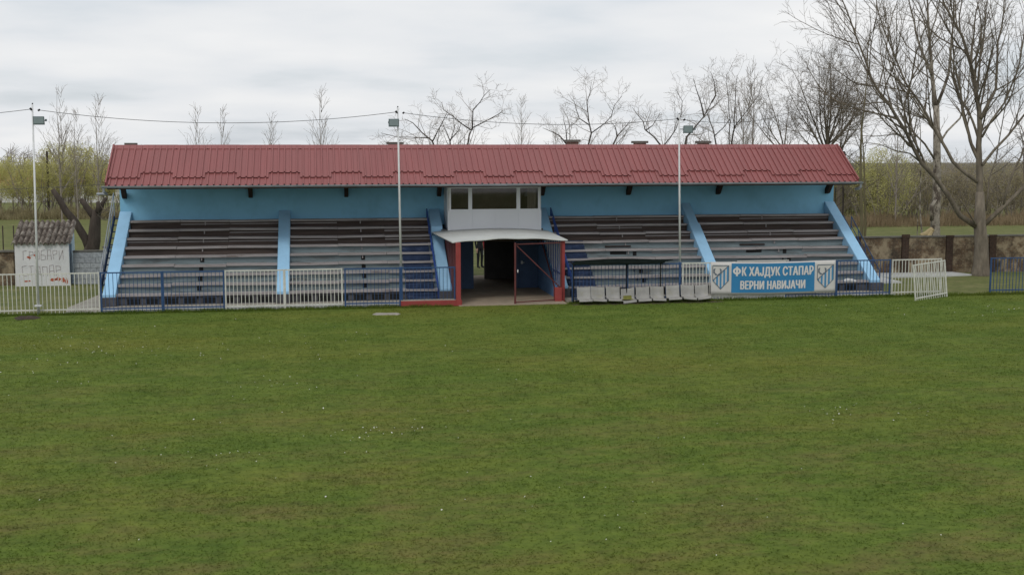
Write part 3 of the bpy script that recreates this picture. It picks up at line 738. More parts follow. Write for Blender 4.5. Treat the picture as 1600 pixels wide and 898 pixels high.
# ------------------------------------------------------------------ banner
bn = thing('banner', (15.7, 40.30, 0), 'long blue and white supporters banner with two club shields tied to the railing', 'banner')
BZ0, BZ1 = .20, 1.345; BXA, BXB = 13.44, 18.02
def wave(x, z): return .018*math.sin(2.3*x+.6*z)+.011*math.sin(5.1*x+1)-.018*(z-.77)*math.sin(1.3*x)
def edge(x): return .035*math.sin((x-BXA)/(BXB-BXA)*math.pi*1.0)
BYY = 40.275
def sheet(xa, xb, za, zb, off, name, m, parent, nx=30, nz=6):
    b = MB(); vs = []
    for i in range(nx+1):
        x = xa+(xb-xa)*i/nx
        for j in range(nz+1):
            z = za+(zb-za)*j/nz; vs.append((x, BYY-off+wave(x, z), z-edge(x)))
    b.add(vs, [(i*(nz+1)+j, (i+1)*(nz+1)+j, (i+1)*(nz+1)+j+1, i*(nz+1)+j+1) for i in range(nx) for j in range(nz)])
    o = b.build(name, m, parent, smooth=True, fixn=False)
    return o
def thick(o, t): md = o.modifiers.new('thick', 'SOLIDIFY'); md.thickness = t; md.offset = -1
cl = sheet(BXA, BXB, BZ0, BZ1, 0, 'cloth', 'banner_white', bn, 60, 8); thick(cl, .004)
sheet(14.19, 17.26, BZ0+.07, BZ1-.045, .004, 'blue_field', 'banner_blue', bn, 50, 8)
def text(s, x0, x1, z0, z1, off):
    cu = bpy.data.curves.new('lettering', 'FONT'); cu.body = s; cu.size = 1; cu.offset = 0; cu.space_character = 1.08; cu.resolution_u = 4
    to = bpy.data.objects.new('lettering', cu); COL.objects.link(to)
    dg = bpy.context.evaluated_depsgraph_get(); me = bpy.data.meshes.new_from_object(to.evaluated_get(dg))
    COL.objects.unlink(to); bpy.data.objects.remove(to)
    vs = np.array([v.co[:] for v in me.vertices]); mn = vs.min(0); mxx = vs.max(0); fs = [tuple(p.vertices) for p in me.polygons]; cap = .729
    b = MB()
    for k, (dx, dz) in enumerate(((-.016, 0), (0, .006), (.016, 0), (0, -.006), (-.008, .004), (.008, -.004))):   # heavy letter weight
        out = []
        for v in vs:
            x = x0+(x1-x0)*(v[0]-mn[0])/(mxx[0]-mn[0])+dx; z = z0+(z1-z0)*v[1]/cap+dz
            out.append((x, BYY-off-k*.0006+wave(x, z), z-edge(x)))
        b.add(out, fs)
    b.build('lettering', 'letter', bn, fixn=False)
text('К ХАЈДУК СТАПАР', 14.58, 17.20, .865, 1.175, .011)
text('ВЕРНИ НАВИЈАЧИ', 14.53, 16.90, .395, .685, .011)
b = MB(); cxf, czf = 14.385, 1.03; n = 28
def bp(x, z, off): return (x, BYY-off+wave(x, z), z-edge(x))
ring = [(math.cos(6.2832*i/n), math.sin(6.2832*i/n)) for i in range(n)]
b.add([bp(cxf+.145*c_, czf+.118*s__, .011) for c_, s__ in ring]+[bp(cxf+.072*c_, czf+.062*s__, .011) for c_, s__ in ring], [(i, (i+1) % n, n+(i+1) % n, n+i) for i in range(n)])
b.add([bp(cxf+x, z, .0125) for x, z in ((-.036, .855), (.036, .855), (.036, 1.185), (-.036, 1.185))], [(0, 1, 2, 3)])
b.build('lettering', 'letter', bn, fixn=False)
def emblem(cx, cz):
    e_ = thing('emblem', bn['_o'], None, None); e_.parent = bn; e_.location = (0, 0, 0)
    w, h0, h1 = .29, .40, -.42            # half width, top, bottom tip
    def pt(u, v, off): x = cx+u; z = cz+v; return (x, BYY-off+wave(x, z), z-edge(x))
    def bot(u): return -.12-.30*(1-abs(u)/w)       # lower outline of the shield
    def poly(pts, off, mi=None):
        b = MB(); b.add([pt(u, v, off) for u, v in pts], [tuple(range(len(pts)))]); return b
    def line(b, pts, r, off):
        for (a, c) in zip(pts, pts[1:]):
            d = Vector((c[0]-a[0], c[1]-a[1])); d.normalize(); nn = Vector((-d.y, d.x))*r
            q = [(a[0]+nn.x, a[1]+nn.y), (a[0]-nn.x, a[1]-nn.y), (c[0]-nn.x, c[1]-nn.y), (c[0]+nn.x, c[1]+nn.y)]
            b.add([pt(u, v, off) for u, v in q], [(0, 1, 2, 3)])
    diag = lambda u: -.12+(u+w)/(2*w)*(h0+.12)     # upper limit of the stripes
    b = MB()
    n = 9; sw = 2*w/n
    for i in range(n):
        if i % 2: continue
        ua, ub = -w+i*sw, -w+(i+1)*sw
        b.add([pt(ua, bot(ua), .009), pt(ub, bot(ub), .009), pt(ub, diag(ub)-.02, .009), pt(ua, diag(ua)-.02, .009)], [(0, 1, 2, 3)])
    b.build('stripes', 'emb_blue', e_, fixn=False)
    b = MB()
    line(b, [(-w, h0), (w, h0), (w, -.12), (0, -.42), (-w, -.12), (-w, h0)], .012, .011)
    line(b, [(-w, -.12), (w, h0)], .014, .012)
    b.build('outline', 'emb_line', e_, fixn=False)
    b = MB()
    for s_ in (-1, 1):
        pts = [(-.115+s_*.13*math.sin(t), .20-.125*math.cos(t)) for t in [.05+i*.34 for i in range(8)]]
        for i in range(7):
            line(b, pts[i:i+2], .017+.014*(i % 2), .010)
    b.build('wreath', 'emb_line', e_, fixn=False)
emblem(13.80, .82); emblem(17.65, .79)
b = MB(); b.box(14.4, 16.3, 40.30, 40.33, 1.335, 1.37); b.build('batten', 'banner_white', bn)

# ------------------------------------------------------------------ shed and walls
sd_ = thing('shed', (-10.65, 49.6, 0), 'small whitewashed shed with corrugated tile roof and scrawled graffiti on its front', 'shed')
SXA, SXB, SY, SYB = -11.62, -9.62, 49.0, 50.2
b = MB(); t = .12
b.box(SXA, SXB, SY, SY+t, 0, 1.66); b.prism([(SY+t, 0), (SYB, 0), (SYB, 2.16), (SY+t, 1.71)], SXA, SXA+t); b.box(SXA+t, SXB-t, SYB-t, SYB, 0, 2.12)
b.build('wall', 'shed_white', sd_)
b = MB(); b.prism([(SY+t, 0), (SY+.14, 0), (SY+.14, 1.72), (SY+t, 1.71)], SXB-t, SXB)
b.prism([(SY+.14, 1.60), (SY+.62, 1.60), (SY+.62, 1.92), (SY+.14, 1.715)], SXB-t, SXB); b.prism([(SY+.62, 0), (SYB, 0), (SYB, 2.16), (SY+.62, 1.92)], SXB-t, SXB)
b.build('side_wall', 'shed_blue', sd_)
b = MB(); b.box(SXB-.10, SXB-.06, SY+.14, SY+.62, .02, 1.59); b.build('door', 'dark_blue_door', sd_)
# roof of rounded sheets
b = MB(); nw = 11; per = 12; x0, x1 = SXA-.10, SXB+.08; K = nw*per
rows_ = [(SY-.14, 1.62), (SY+.34, 1.84), (SY+.33, 1.875), (SY+.82, 2.10), (SY+.81, 2.135), (SYB+.12, 2.40)]
vs = []
rr = random.Random(5); jit = [rr.uniform(-.05, .05) for _ in range(nw+1)]
for i in range(K+1):
    x = x0+(x1-x0)*i/K; ph = (i % per)/per; h = .11*abs(math.sin(math.pi*ph))**.9
    for j, (y, z) in enumerate(rows_): vs.append((x, y+(jit[i//per] if j in (0, 1, 2) else jit[i//per]*.4), z+h-.015*math.sin(i/K*3)))
m = len(rows_)
b.add(vs, [(i*m+j, (i+1)*m+j, (i+1)*m+j+1, i*m+j+1) for i in range(K) for j in range(m-1)])
o = b.build('roof', 'tile_old', sd_, fixn=False); md = o.modifiers.new('thick', 'SOLIDIFY'); md.thickness = .03
GL = {'Г': [[(0, 0), (0, 1), (.75, 1)]], 'Р': [[(0, 0), (0, 1), (.7, .95), (.75, .6), (0, .5)]], 'О': [[(.05, .05), (0, .95), (.7, 1), (.72, 0), (.05, .05)]],
      'Б': [[(.7, 1), (0, .95), (0, 0), (.7, .05), (.75, .45), (0, .55)]], 'А': [[(0, 0), (.1, 1), (.65, 1), (.75, 0)], [(.05, .45), (.7, .45)]],
      'И': [[(0, 1), (0, 0), (.7, 1), (.7, 0)]], 'С': [[(.7, 1), (0, .95), (.02, .05), (.7, 0)]], 'Т': [[(.35, 0), (.35, 1)], [(0, 1), (.75, 1)]], 'П': [[(0, 0), (0, 1), (.7, 1), (.7, 0)]]}
def scrawl(word, xa, xb, za, zb, m, seed):
    q = random.Random(seed); b = MB(); n = len(word); cw = (xb-xa)/n
    for i, ch in enumerate(word):
        sh_ = q.uniform(-.03, .03); hh = q.uniform(.9, 1.05)
        for s_ in GL[ch]:
            for dup in (0,):                                  # sprayed twice, so it reads as an outline
                o_ = .028*dup
                pts = [(xa+cw*(i+.06+x*.9)+o_+q.uniform(-.012, .012), za+(zb-za)*(y*hh)+sh_-o_*.7+q.uniform(-.012, .012)) for x, y in s_]
                for (a, c) in zip(pts, pts[1:]):
                    b.bar((a[0], SY-.003, a[1]), (c[0], SY-.003, c[1]), .006, .024, (0, 1, 0))
    # the strokes lie in the wall plane: width along z/x, thickness along y
    return b.build('graffiti', m, sd_)
scrawl('ГРОБАРИ', -11.33, -9.78, 1.03, 1.40, 'graffiti', 3)
scrawl('СТАПАР', -11.38, -9.88, .42, .80, 'graffiti', 8)
b = MB(); q = random.Random(4)
for (x, z, w_, h_) in ((-11.1, 1.12, .10, .07), (-10.9, 1.2, .05, .05), (-10.25, .24, .16, .09), (-10.05, .26, .12, .12), (-9.86, .22, .10, .10), (-11.2, .2, .18, .06), (-9.75, .17, .07, .16)):
    n = 9; b.add([(x+w_*math.cos(6.283*i/n)*q.uniform(.5, 1), SY-.004, z+h_*math.sin(6.283*i/n)*q.uniform(.4, 1)) for i in range(n)], [tuple(range(n))[::-1]])
b.build('bare_brick', 'graffiti_red', sd_, fixn=False)

w = thing('brick_wall', (-16, 49.6, 0), 'low brown brick wall running left from the shed', 'wall')
b = MB(); b.box(-26, -11.8, 49.5, 49.75, 0, 1.30); b.build('wall', 'brick_old', w)
b = MB(); b.box(-26.03, -11.77, 49.45, 49.8, 1.30, 1.36); b.build('coping', 'cap_old', w)
w = thing('block_wall', (-8.9, 49.5, 0), 'short pale concrete block wall between the shed and the stand', 'wall')
b = MB(); b.box(-9.55, -8.1, 49.4, 49.6, 0, 1.27); b.build('wall', 'block_wall', w)
b = MB(); b.box(-9.55, -8.1, 49.38, 49.62, 1.27, 1.33); b.build('coping', 'cap_old', w)
w = thing('gate_pillar', (-8.0, 48.6, 0), 'grey concrete gate pillar between the block wall and the outer stairs', 'pillar')
b = MB(); b.box(-8.2, -7.95, 48.3, 48.55, 0, 1.5); b.build('shaft', 'slab', w, bevel=.015)
b = MB(); b.box(-8.24, -7.91, 48.26, 48.59, 1.5, 1.56); b.build('cap', 'cap_old', w, bevel=.01)
w = thing('brick_wall', (27, 47.9, 0), 'long weathered brown brick boundary wall behind the stand on the right', 'wall')
b = MB(); b.box(20.6, 42, 47.8, 48.05, 0, 1.52); b.build('wall', 'brick_old', w)
b = MB(); b.box(20.6, 42, 47.76, 48.09, 1.52, 1.58); b.build('coping', 'cap_old', w)
for x in (22.3, 24.46, 26.47, 28.45, 30.4, 32.6, 34.8):
    b = MB(); b.box(x-.15, x+.15, 47.7, 47.798, 0, 1.515); b.box(x-.17, x+.17, 47.68, 47.759, 1.516, 1.66 if x < 25 and x > 24 else 1.60)
    b.build('pier', 'brick_pier', w)

# loose bits on the grass
b = MB(); q = random.Random(14); n = 46
fr_ = [(8.45+5.3*i/n, 39.72+q.uniform(-.16, .16), .006) for i in range(n+1)]; bk = [(8.45+5.3*i/n, 40.43, .006) for i in range(n+1)]
b.add(fr_+bk, [(i, i+1, n+2+i, n+1+i) for i in range(n)]); tag(b.build('worn_ground', 'worn'), kind='structure')
b = MB(); q = random.Random(6); pp = [(-.44, -.12), (-.30, -.27), (.05, -.22), (.38, -.26), (.46, -.05), (.33, .20), (.0, .16), (-.34, .22)]
b.add([(x, y, 0) for x, y in pp]+[(x*.96, y*.93, .022) for x, y in pp], [tuple(range(8, 16))]+[(i, (i+1) % 8, 8+(i+1) % 8, 8+i) for i in range(8)]); o = b.build('concrete_slab', 'concrete', org=(0, 0, 0)); o.location = (2.08, 38.6, 0); o.rotation_euler = (0, 0, R(-6))
tag(o, 'flat pale slab lying on the grass left of the tunnel', 'slab')
b = MB(); n = 18; q = random.Random(2)
pts = [(.42*math.cos(6.283*i/n)*q.uniform(.75, 1.1), .42*math.sin(6.283*i/n)*q.uniform(.75, 1.1), .005) for i in range(n)]
b.add([(0, 0, .07)]+[(x*.55, y*.55, .05+q.uniform(-.02, .02)) for x, y, z in pts]+pts, [(0, 1+i, 1+(i+1) % n) for i in range(n)]+[(1+i, n+1+i, n+1+(i+1) % n, 1+(i+1) % n) for i in range(n)])
o = b.build('earth_patch', 'mud'); o.location = (-9.1, 39.5, 0); tag(o, 'dark bare earth mound on the grass under the left lamp post', 'earth')
b = MB(); n = 14
b.tube([(0, 0, .07), (.12, .02, .10), (.3, .05, .06), (.42, .03, .05)], [.06, .10, .09, .03], 8); o = b.build('litter', 'cloth_white'); o.location = (19.0, 41.7, .35+.02); o.scale = (1.2, .8, .8)
tag(o, 'crumpled white plastic bag lying at the foot of the rightmost benches', 'bag')

# ------------------------------------------------------------------ person behind the tunnel
def person():
    x, y = 7.06, 53.3
    P = thing('person', (x, y, 0), 'person in dark clothes with one red sleeve standing on grass beyond the tunnel', 'person')
    me = bpy.data.meshes.new('body')
    J = {'pel': (0, 0, .96, .13), 'bel': (0, 0, 1.10, .125), 'che': (0, .01, 1.30, .145), 'nk0': (0, .01, 1.47, .07), 'nk': (0, 0, 1.54, .052), 'hd0': (0, -.01, 1.62, .075), 'hd': (0, -.01, 1.69, .088), 'hd1': (0, 0, 1.755, .06),
         'nose': (0, -.105, 1.665, .016)}
    Ed = [('pel', 'bel'), ('bel', 'che'), ('che', 'nk0'), ('nk0', 'nk'), ('nk', 'hd0'), ('hd0', 'hd'), ('hd', 'hd1'), ('hd', 'nose')]
    for s_, n in ((-1, 'l'), (1, 'r')):
        J.update({'sh'+n: (s_*.17, .01, 1.42, .068), 'el'+n: (s_*.215, .03, 1.13, .048), 'wr'+n: (s_*.20, -.04, .88, .033), 'pa'+n: (s_*.20, -.06, .81, .034),
                  'hp'+n: (s_*.095, 0, .90, .098), 'kn'+n: (s_*.10, -.02, .50, .066), 'an'+n: (s_*.10, .02, .09, .046), 'hl'+n: (s_*.10, .05, .04, .04), 'to'+n: (s_*.115, -.16, .035, .036)})
        Ed += [('che', 'sh'+n), ('sh'+n, 'el'+n), ('el'+n, 'wr'+n), ('wr'+n, 'pa'+n), ('pel', 'hp'+n), ('hp'+n, 'kn'+n), ('kn'+n, 'an'+n), ('an'+n, 'hl'+n), ('an'+n, 'to'+n)]
        for f_ in range(4):
            a = 'f%d%s' % (f_, n); c = 'g%d%s' % (f_, n); oy = -.10+.025*f_
            J[a] = (s_*.205, oy+.01, .755+.006*abs(f_-1), .0095); J[c] = (s_*.195, oy, .715+.008*abs(f_-1), .008); Ed += [('pa'+n, a), (a, c)]
        J['t0'+n] = (s_*.185, -.115, .80, .011); J['t1'+n] = (s_*.18, -.125, .765, .009); Ed += [('pa'+n, 't0'+n), ('t0'+n, 't1'+n)]
    ks = list(J); me.from_pydata([J[k][:3] for k in ks], [(ks.index(a), ks.index(c)) for a, c in Ed], [])
    o = bpy.data.objects.new('body', me); COL.objects.link(o)
    sk = o.modifiers.new('skin', 'SKIN'); ss = o.modifiers.new('sub', 'SUBSURF'); ss.levels = ss.render_levels = 2
    for i, k in enumerate(ks):
        me.skin_vertices[0].data[i].radius = (J[k][3], J[k][3]*(.8 if k in ('pel', 'bel', 'che') else 1))
    me.skin_vertices[0].data[0].use_root = True
    bpy.context.view_layer.update()
    dg = bpy.context.evaluated_depsgraph_get(); m2 = bpy.data.meshes.new_from_object(o.evaluated_get(dg))
    o.modifiers.clear(); o.data = m2; m2.name = 'body'
    for q in ('cloth_dark', 'cloth_red', 'skin', 'cloth_white'): m2.materials.append(MT[q])
    for p in m2.polygons:
        c = p.center; k = 0; p.use_smooth = True
        if c.z > 1.50: k = 2
        elif abs(c.x) > .14 and c.z < .87 and c.z > .68: k = 2
        elif c.x > .155 and c.z > .86 and c.z < 1.42: k = 1
        elif c.x > .135 and c.z < .80 and c.z > .1: k = 3
        p.material_index = k
    o.parent = P; o.location = (0, 0, 0)
    b = MB(); vs = []; nu, nv = 14, 7
    for j in range(nv):
        t = j/(nv-1)*1.75
        for i in range(nu):
            a = 2*math.pi*i/nu; fr_ = .55 if math.sin(a) < -.2 and t > 1.0 else 1
            tt = t*fr_ if fr_ < 1 else t
            vs.append((.096*math.sin(tt)*math.cos(a), .004+.108*math.sin(tt)*math.sin(a), 1.69+.115*math.cos(tt)))
    b.add(vs, [(j*nu+i, j*nu+(i+1) % nu, (j+1)*nu+(i+1) % nu, (j+1)*nu+i) for j in range(nv-1) for i in range(nu)])
    h = b.build('hair', 'hair', org=(0, 0, 0), smooth=True, fixn=False); h.parent = P; h.location = (0, 0, 0)
    P.rotation_euler = (0, 0, R(24))
person()

# ------------------------------------------------------------------ trees
def perp(d, q):
    v = Vector((q.gauss(0, 1), q.gauss(0, 1), q.gauss(0, 1))); v -= d*v.dot(d)
    return v.normalized() if v.length > 1e-6 else d.orthogonal().normalized()
def walk(q, p, d, ln, r0, r1, seg, wander, trop):
    n = max(2, int(ln/seg)+1); pts = [p.copy()]; rad = [r0]; d = d.normalized()
    for i in range(n):
        d = (d+perp(d, q)*q.uniform(0, wander)+Vector((0, 0, trop))).normalized()
        p = p+d*(ln/n); pts.append(p); rad.append(r0+(r1-r0)*((i+1)/n))
    return pts, rad
def sides(r): return 8 if r > .08 else 6 if r > .03 else 4 if r > .012 else 3
def ramify(q, tb, cb, pts, rad, lev, cfg):
    "twigs along a branch; lev counts down"
    L_ = sum((pts[i+1]-pts[i]).length for i in range(len(pts)-1))
    if lev <= 0 or L_ < .12: return
    n = max(2, int(L_*cfg['dens'][-lev]))
    for k in range(n):
        u = cfg['start']+(1-cfg['start'])*(k+q.random())/n
        f = u*(len(pts)-1); i = min(int(f), len(pts)-2); t = f-i
        p = pts[i].lerp(pts[i+1], t); d = (pts[i+1]-pts[i]).normalized(); r = rad[i]+(rad[i+1]-rad[i])*t
        a = R(q.uniform(*cfg['ang'])); nd = d*math.cos(a)+perp(d, q)*math.sin(a)
        ln = L_*q.uniform(*cfg['ratio'])*(1-.45*u); ln = max(ln, cfg['min'])
        r0 = max(min(r*.60, ln*.013+.002), cfg['rmin'])
        pp, rr_ = walk(q, p, nd, ln, r0, max(r0*.35, cfg['rmin']*.8), cfg['seg'], cfg['wander'], cfg['trop'])
        (tb if r0 > .05 else cb).tube(pp, rr_, sides(r0), cap=False)
        ramify(q, tb, cb, pp, rr_, lev-1, cfg)
CFG = dict(dens=[2.2, 3.0, 4.0, 4.5], start=.2, ang=(20, 55), ratio=(.30, .60), min=.3, rmin=.0055, seg=.25, wander=.17, trop=.045)
def cfg(**k): c = dict(CFG); c.update(k); return c
def tree(name, base, limbs, label, cat, bark, twig, seed, lev=3, c=CFG, group=None, extra=None):
    "limbs: list of (points, r0, r1)"
    q = random.Random(seed); t = thing(name, base, label, cat, group); tb = MB(); cb = MB()
    for pts, r0, r1 in limbs:
        pts = [Vector(p) for p in pts]
        # refine with a little wander
        out = [pts[0]]
        for a, b_ in zip(pts, pts[1:]):
            n = max(1, int((b_-a).length/.6))
            for k in range(1, n+1):
                p = a.lerp(b_, k/n)
                if k < n: p += Vector((q.gauss(0, .025), q.gauss(0, .025), q.gauss(0, .02)))
                out.append(p)
        m = len(out); rad = [r0+(r1-r0)*(i/(m-1))**.8 for i in range(m)]
        tb.tube(out, rad, 10 if r0 > .1 else 6)
        ramify(q, tb, cb, out, rad, lev, c)
    if extra: extra(q, tb, cb)
    tb.build('trunk', bark, t, smooth=True, fixn=False)
    if cb.v: cb.build('crown', twig, t, fixn=False)
    return t
def limb(pix, Y, r0, r1, dy=0):
    n = len(pix); return ([at(px, py, Y+dy*i/max(1, n-1)) for i, (px, py) in enumerate(pix)], r0, r1)
def flare(base, top, r0, r1):
    b = Vector(base); t = Vector(top)
    return ([b-Vector((0, 0, .1)), b.lerp(t, .06), b.lerp(t, .2), b.lerp(t, .6), t], r0, r1)

# A: the big ash in front of the boundary wall
YA = 46.5; bA = at(1532, 432, YA); bA.z = 0
c1 = cfg(dens=[2.6, 3.6, 4.6], ratio=(.24, .50), start=.22, rmin=.0055)
def bole(q, tb, cb):
    tb.tube([bA-Vector((0, 0, .1)), bA+Vector((0, 0, .12)), bA+Vector((0, 0, .5)), bA+Vector((-.02, 0, 1.3)), at(1531, 352, YA), at(1531, 300, YA)], [.47, .37, .31, .27, .245, .165], 12)
tree('ash_tree', bA, [
    limb([(1531, 355), (1531, 300), (1530, 255), (1530, 174), (1521, 116), (1504, 58), (1475, 6), (1455, -60)], YA, 0.172, .02, .6),
    limb([(1524, 353), (1500, 337), (1482, 306), (1461, 277), (1440, 255), (1402, 185), (1362, 124), (1339, 61), (1316, 0), (1300, -60)], YA, 0.117, .012, -1.2),
    limb([(1440, 255), (1422, 240), (1400, 236), (1375, 226), (1352, 222)], YA-.5, 0.039, .01, .5),
    limb([(1527, 284), (1505, 268), (1489, 253), (1478, 232), (1462, 205), (1440, 165), (1415, 130), (1395, 80), (1372, 20), (1360, -40)], YA, 0.086, .012, .8),
    limb([(1526, 352), (1512, 330), (1508, 322), (1496, 308), (1488, 305)], YA-.2, 0.039, .01, -.4),
    limb([(1533, 185), (1545, 160), (1556, 139), (1558, 100), (1559, 66), (1568, 20), (1575, -40)], YA+.1, 0.078, .015, .7),
    limb([(1537, 352), (1560, 330), (1580, 312), (1600, 292), (1625, 250), (1650, 190), (1665, 110)], YA, 0.101, .02, -.8),
    limb([(1568, 322), (1572, 300), (1585, 265), (1600, 235), (1612, 180), (1618, 100)], YA-.2, 0.047, .012, -.5),
    limb([(1535, 258), (1553, 235), (1575, 212), (1600, 180), (1640, 130), (1660, 60)], YA, 0.062, .012, .9),
    limb([(1532, 250), (1518, 225), (1512, 200), (1502, 160), (1490, 120), (1488, 60), (1490, 0), (1480, -50)], YA+.2, 0.066, .012, 1.0),
    limb([(1534, 215), (1548, 190), (1570, 160), (1590, 110), (1605, 40), (1610, -30)], YA, 0.055, .012, -.8),
    limb([(1540, 330), (1545, 280), (1556, 250), (1562, 215), (1570, 170), (1578, 120)], YA+.3, 0.039, .01, .7),
    limb([(1521, 116), (1535, 80), (1540, 30), (1548, -40)], YA+.4, 0.039, .012, .4),
    ], 'large spreading bare tree with a thick bole standing in front of the right brick wall', 'tree', 'bark_grey', 'twig', 21, 3, c1, 'bare trees right of the stand', bole)
# B: pale topped tree behind the wall
YB = 62.; bB = at(1461, 385, YB); bB.z = 0
c2 = cfg(dens=[1.7, 2.6, 3.6], ratio=(.26, .5), rmin=.0065)
def stubB(q, tb, cb):
    tb.tube([bB-Vector((0, 0, .1)), bB+Vector((0, 0, .3)), at(1461, 340, YB), at(1464, 300, YB), at(1464, 240, YB), at(1463, 165, YB)], [.34, .27, .24, .225, .20, .155], 12)
    tb.tube([at(1462, 312, YB-.2), at(1456, 322, YB-.3), at(1455, 345, YB-.3)], [.08, .11, .07], 8)
tree('birch_tree', bB, [
    limb([(1463, 170), (1456, 116), (1452, 58), (1449, 0), (1447, -50)], YB, 0.140, .03, .5),
    limb([(1456, 118), (1441, 84), (1431, 52), (1420, 0), (1412, -50)], YB, 0.078, .02, .8),
    limb([(1464, 165), (1474, 140), (1482, 116), (1486, 72), (1490, 20), (1492, -40)], YB, 0.094, .02, -.6),
    limb([(1462, 205), (1448, 185), (1425, 150), (1400, 118), (1388, 80), (1370, 30)], YB, 0.070, .012, 1),
    limb([(1461, 250), (1445, 225), (1425, 205), (1404, 172), (1396, 130), (1390, 95)], YB, 0.062, .012, -1),
    limb([(1464, 230), (1480, 205), (1500, 185), (1512, 150), (1516, 100), (1520, 40)], YB, 0.062, .012, 1),
    limb([(1452, 60), (1462, 30), (1470, -10), (1476, -50)], YB, 0.039, .02, .3)],
    'tall pale patchy trunked tree behind the brick wall, left of the big spreading one', 'tree', 'bark_pale', 'twig', 33, 3, c2, 'bare trees right of the stand', stubB)
# C: twin slender stems close behind the stand
bC = at(1347, 410, 53); bC.z = 0
c3 = cfg(dens=[1.5, 2.2], ratio=(.10, .24), ang=(25, 60), rmin=.006, start=.45)
tree('young_tree', bC, [
    limb([(1347, 420), (1346, 330), (1345, 230), (1352, 150), (1356, 110), (1356, 60)], 53, .11, .012, 0),
    limb([(1352, 420), (1352, 330), (1350, 250), (1346, 190), (1341, 150), (1338, 120)], 53.3, .08, .010, 0)],
    'twin slender upright stems rising close behind the right end of the red roof', 'tree', 'bark_olive', 'twig', 5, 2, c3, 'bare trees right of the stand')
bC = at(1440, 385, 60); bC.z = 0
tree('sapling', bC, [limb([(1440, 385), (1438, 300), (1438, 200), (1436, 130)], 60, .05, .01), limb([(1435, 385), (1433, 330), (1430, 280)], 60.3, .03, .01)],
     'thin straight pale sapling just left of the patchy pale trunk', 'tree', 'bark_pale', 'twig', 6, 2, c3, 'bare trees right of the stand')
bC = at(1316, 420, 52); bC.z = 0
tree('sapling', bC, [limb([(1318, 420), (1317, 330), (1316, 250), (1319, 200)], 52, .06, .012)],
     'thin dark sapling right against the right end wall of the stand', 'tree', 'bark_dark', 'twig', 16, 2, c3, 'bare trees right of the stand')
# D: round fan crown right of the roof ridge
def fan(name, px, py, Y, spread, height, n, r0, label, seed, twig='twig', bark='bark_grey', lev=4, lean=0, c=None, group='bare trees behind the stand'):
    q = random.Random(seed); base = at(px, py, Y); gx = Vector((base.x, base.y, 0)); limbs = []
    limbs.append(([gx-Vector((0, 0, .1)), gx+Vector((0, 0, .3)), base.lerp(gx, .4), base], r0*1.25, r0*.8))
    for k in range(n):
        a = (k+.5)/n*2-1+q.uniform(-.08, .08)
        dirx = math.sin(a*spread)+lean; dy = q.uniform(-.5, .5); dz = math.cos(a*spread)
        d = Vector((dirx, dy, dz)).normalized(); ln = height*q.uniform(.8, 1.05)*(1-.16*abs(a))
        p0 = base.lerp(gx, q.uniform(0, .12)); pts = [p0]; p = p0.copy(); m = 6
        for i in range(m):
            d = (d+perp(d, q)*q.uniform(0, .16)+Vector((0, 0, .07))).normalized(); p = p+d*ln/m; pts.append(p)
        limbs.append((pts, r0*q.uniform(.38, .55), .008))
    return tree(name, gx, limbs, label, 'tree', bark, twig, seed, lev, c or cfg(dens=[3.2, 3.4, 3.6, 4.2], ratio=(.30, .55), rmin=.005), group)
fan('round_crown_tree', 1292, 226, 60, 1.12, 5.1, 15, .115, 'dense round crowned bare tree just behind the right end of the roof', 41)
fan('bare_tree', 1312, 232, 64, .6, 3.6, 4, .10, 'smaller leaning bare tree right of the dense round crown', 42, lean=.3)
# Y-shaped orchard trees behind the ridge, traced limb by limb
def forked(name, Y, limbs, label, seed, r=.055, twig='twig_pale', bark='bark_dark', c=None):
    p0 = at(limbs[0][0][0], limbs[0][0][1], Y); gx = Vector((p0.x, p0.y, 0)); ls = [([gx-Vector((0, 0, .1)), gx.lerp(p0, .5), p0], r*1.3, r)]
    for i, l_ in enumerate(limbs): ls.append(limb(l_, Y, r*(.9 if i == 0 else .6), .010, (-1)**i*.8))
    return tree(name, gx, ls, label, 'tree', bark, twig, seed, 4, c or cfg(dens=[2.8, 3.2, 3.6, 4.2], ratio=(.32, .62), rmin=.005, wander=.22, trop=.03, ang=(25, 62)), 'bare trees behind the stand')
forked('bare_tree', 56, [[(730, 232), (733, 212), (738, 200), (758, 190), (780, 178), (786, 172)], [(738, 203), (739, 172), (750, 160), (756, 150), (766, 140)], [(737, 204), (722, 194), (708, 182), (693, 172), (690, 160)]],
       'gnarled bare tree with open forks just right of the middle lamp post', 51)
forked('bare_tree', 57, [[(680, 232), (675, 220), (660, 208), (645, 192), (632, 186)], [(676, 221), (684, 205), (692, 190), (700, 172)], [(672, 216), (655, 215), (620, 214), (595, 208)]],
       'low bare tree spreading left behind the middle lamp post', 52)
forked('bare_tree', 58, [[(704, 232), (703, 220), (697, 205), (690, 190)], [(704, 218), (716, 205), (722, 190)], [(704, 220), (710, 200), (708, 180)]],
       'small twiggy bare tree between two gnarled ones near the middle lamp post', 53, .05)
forked('bare_tree', 60, [[(918, 232), (924, 208), (920, 190), (917, 160), (922, 145), (924, 128)], [(924, 208), (945, 193), (955, 182), (960, 165), (972, 150)], [(920, 195), (905, 185), (900, 170), (897, 158)]],
       'bare tree with two upright forks above the middle of the right roof half', 54)
forked('bare_tree', 61, [[(955, 232), (965, 212), (976, 200), (985, 188)], [(964, 214), (962, 200), (955, 190)]], 'low bare tree right of the one with two upright forks', 55, .055)
forked('bare_tree', 59, [[(888, 228), (874, 212), (862, 206), (848, 200)], [(886, 224), (884, 200), (880, 186)]], 'low twiggy bare tree behind the second chimney from the left of the right half', 56, .05)
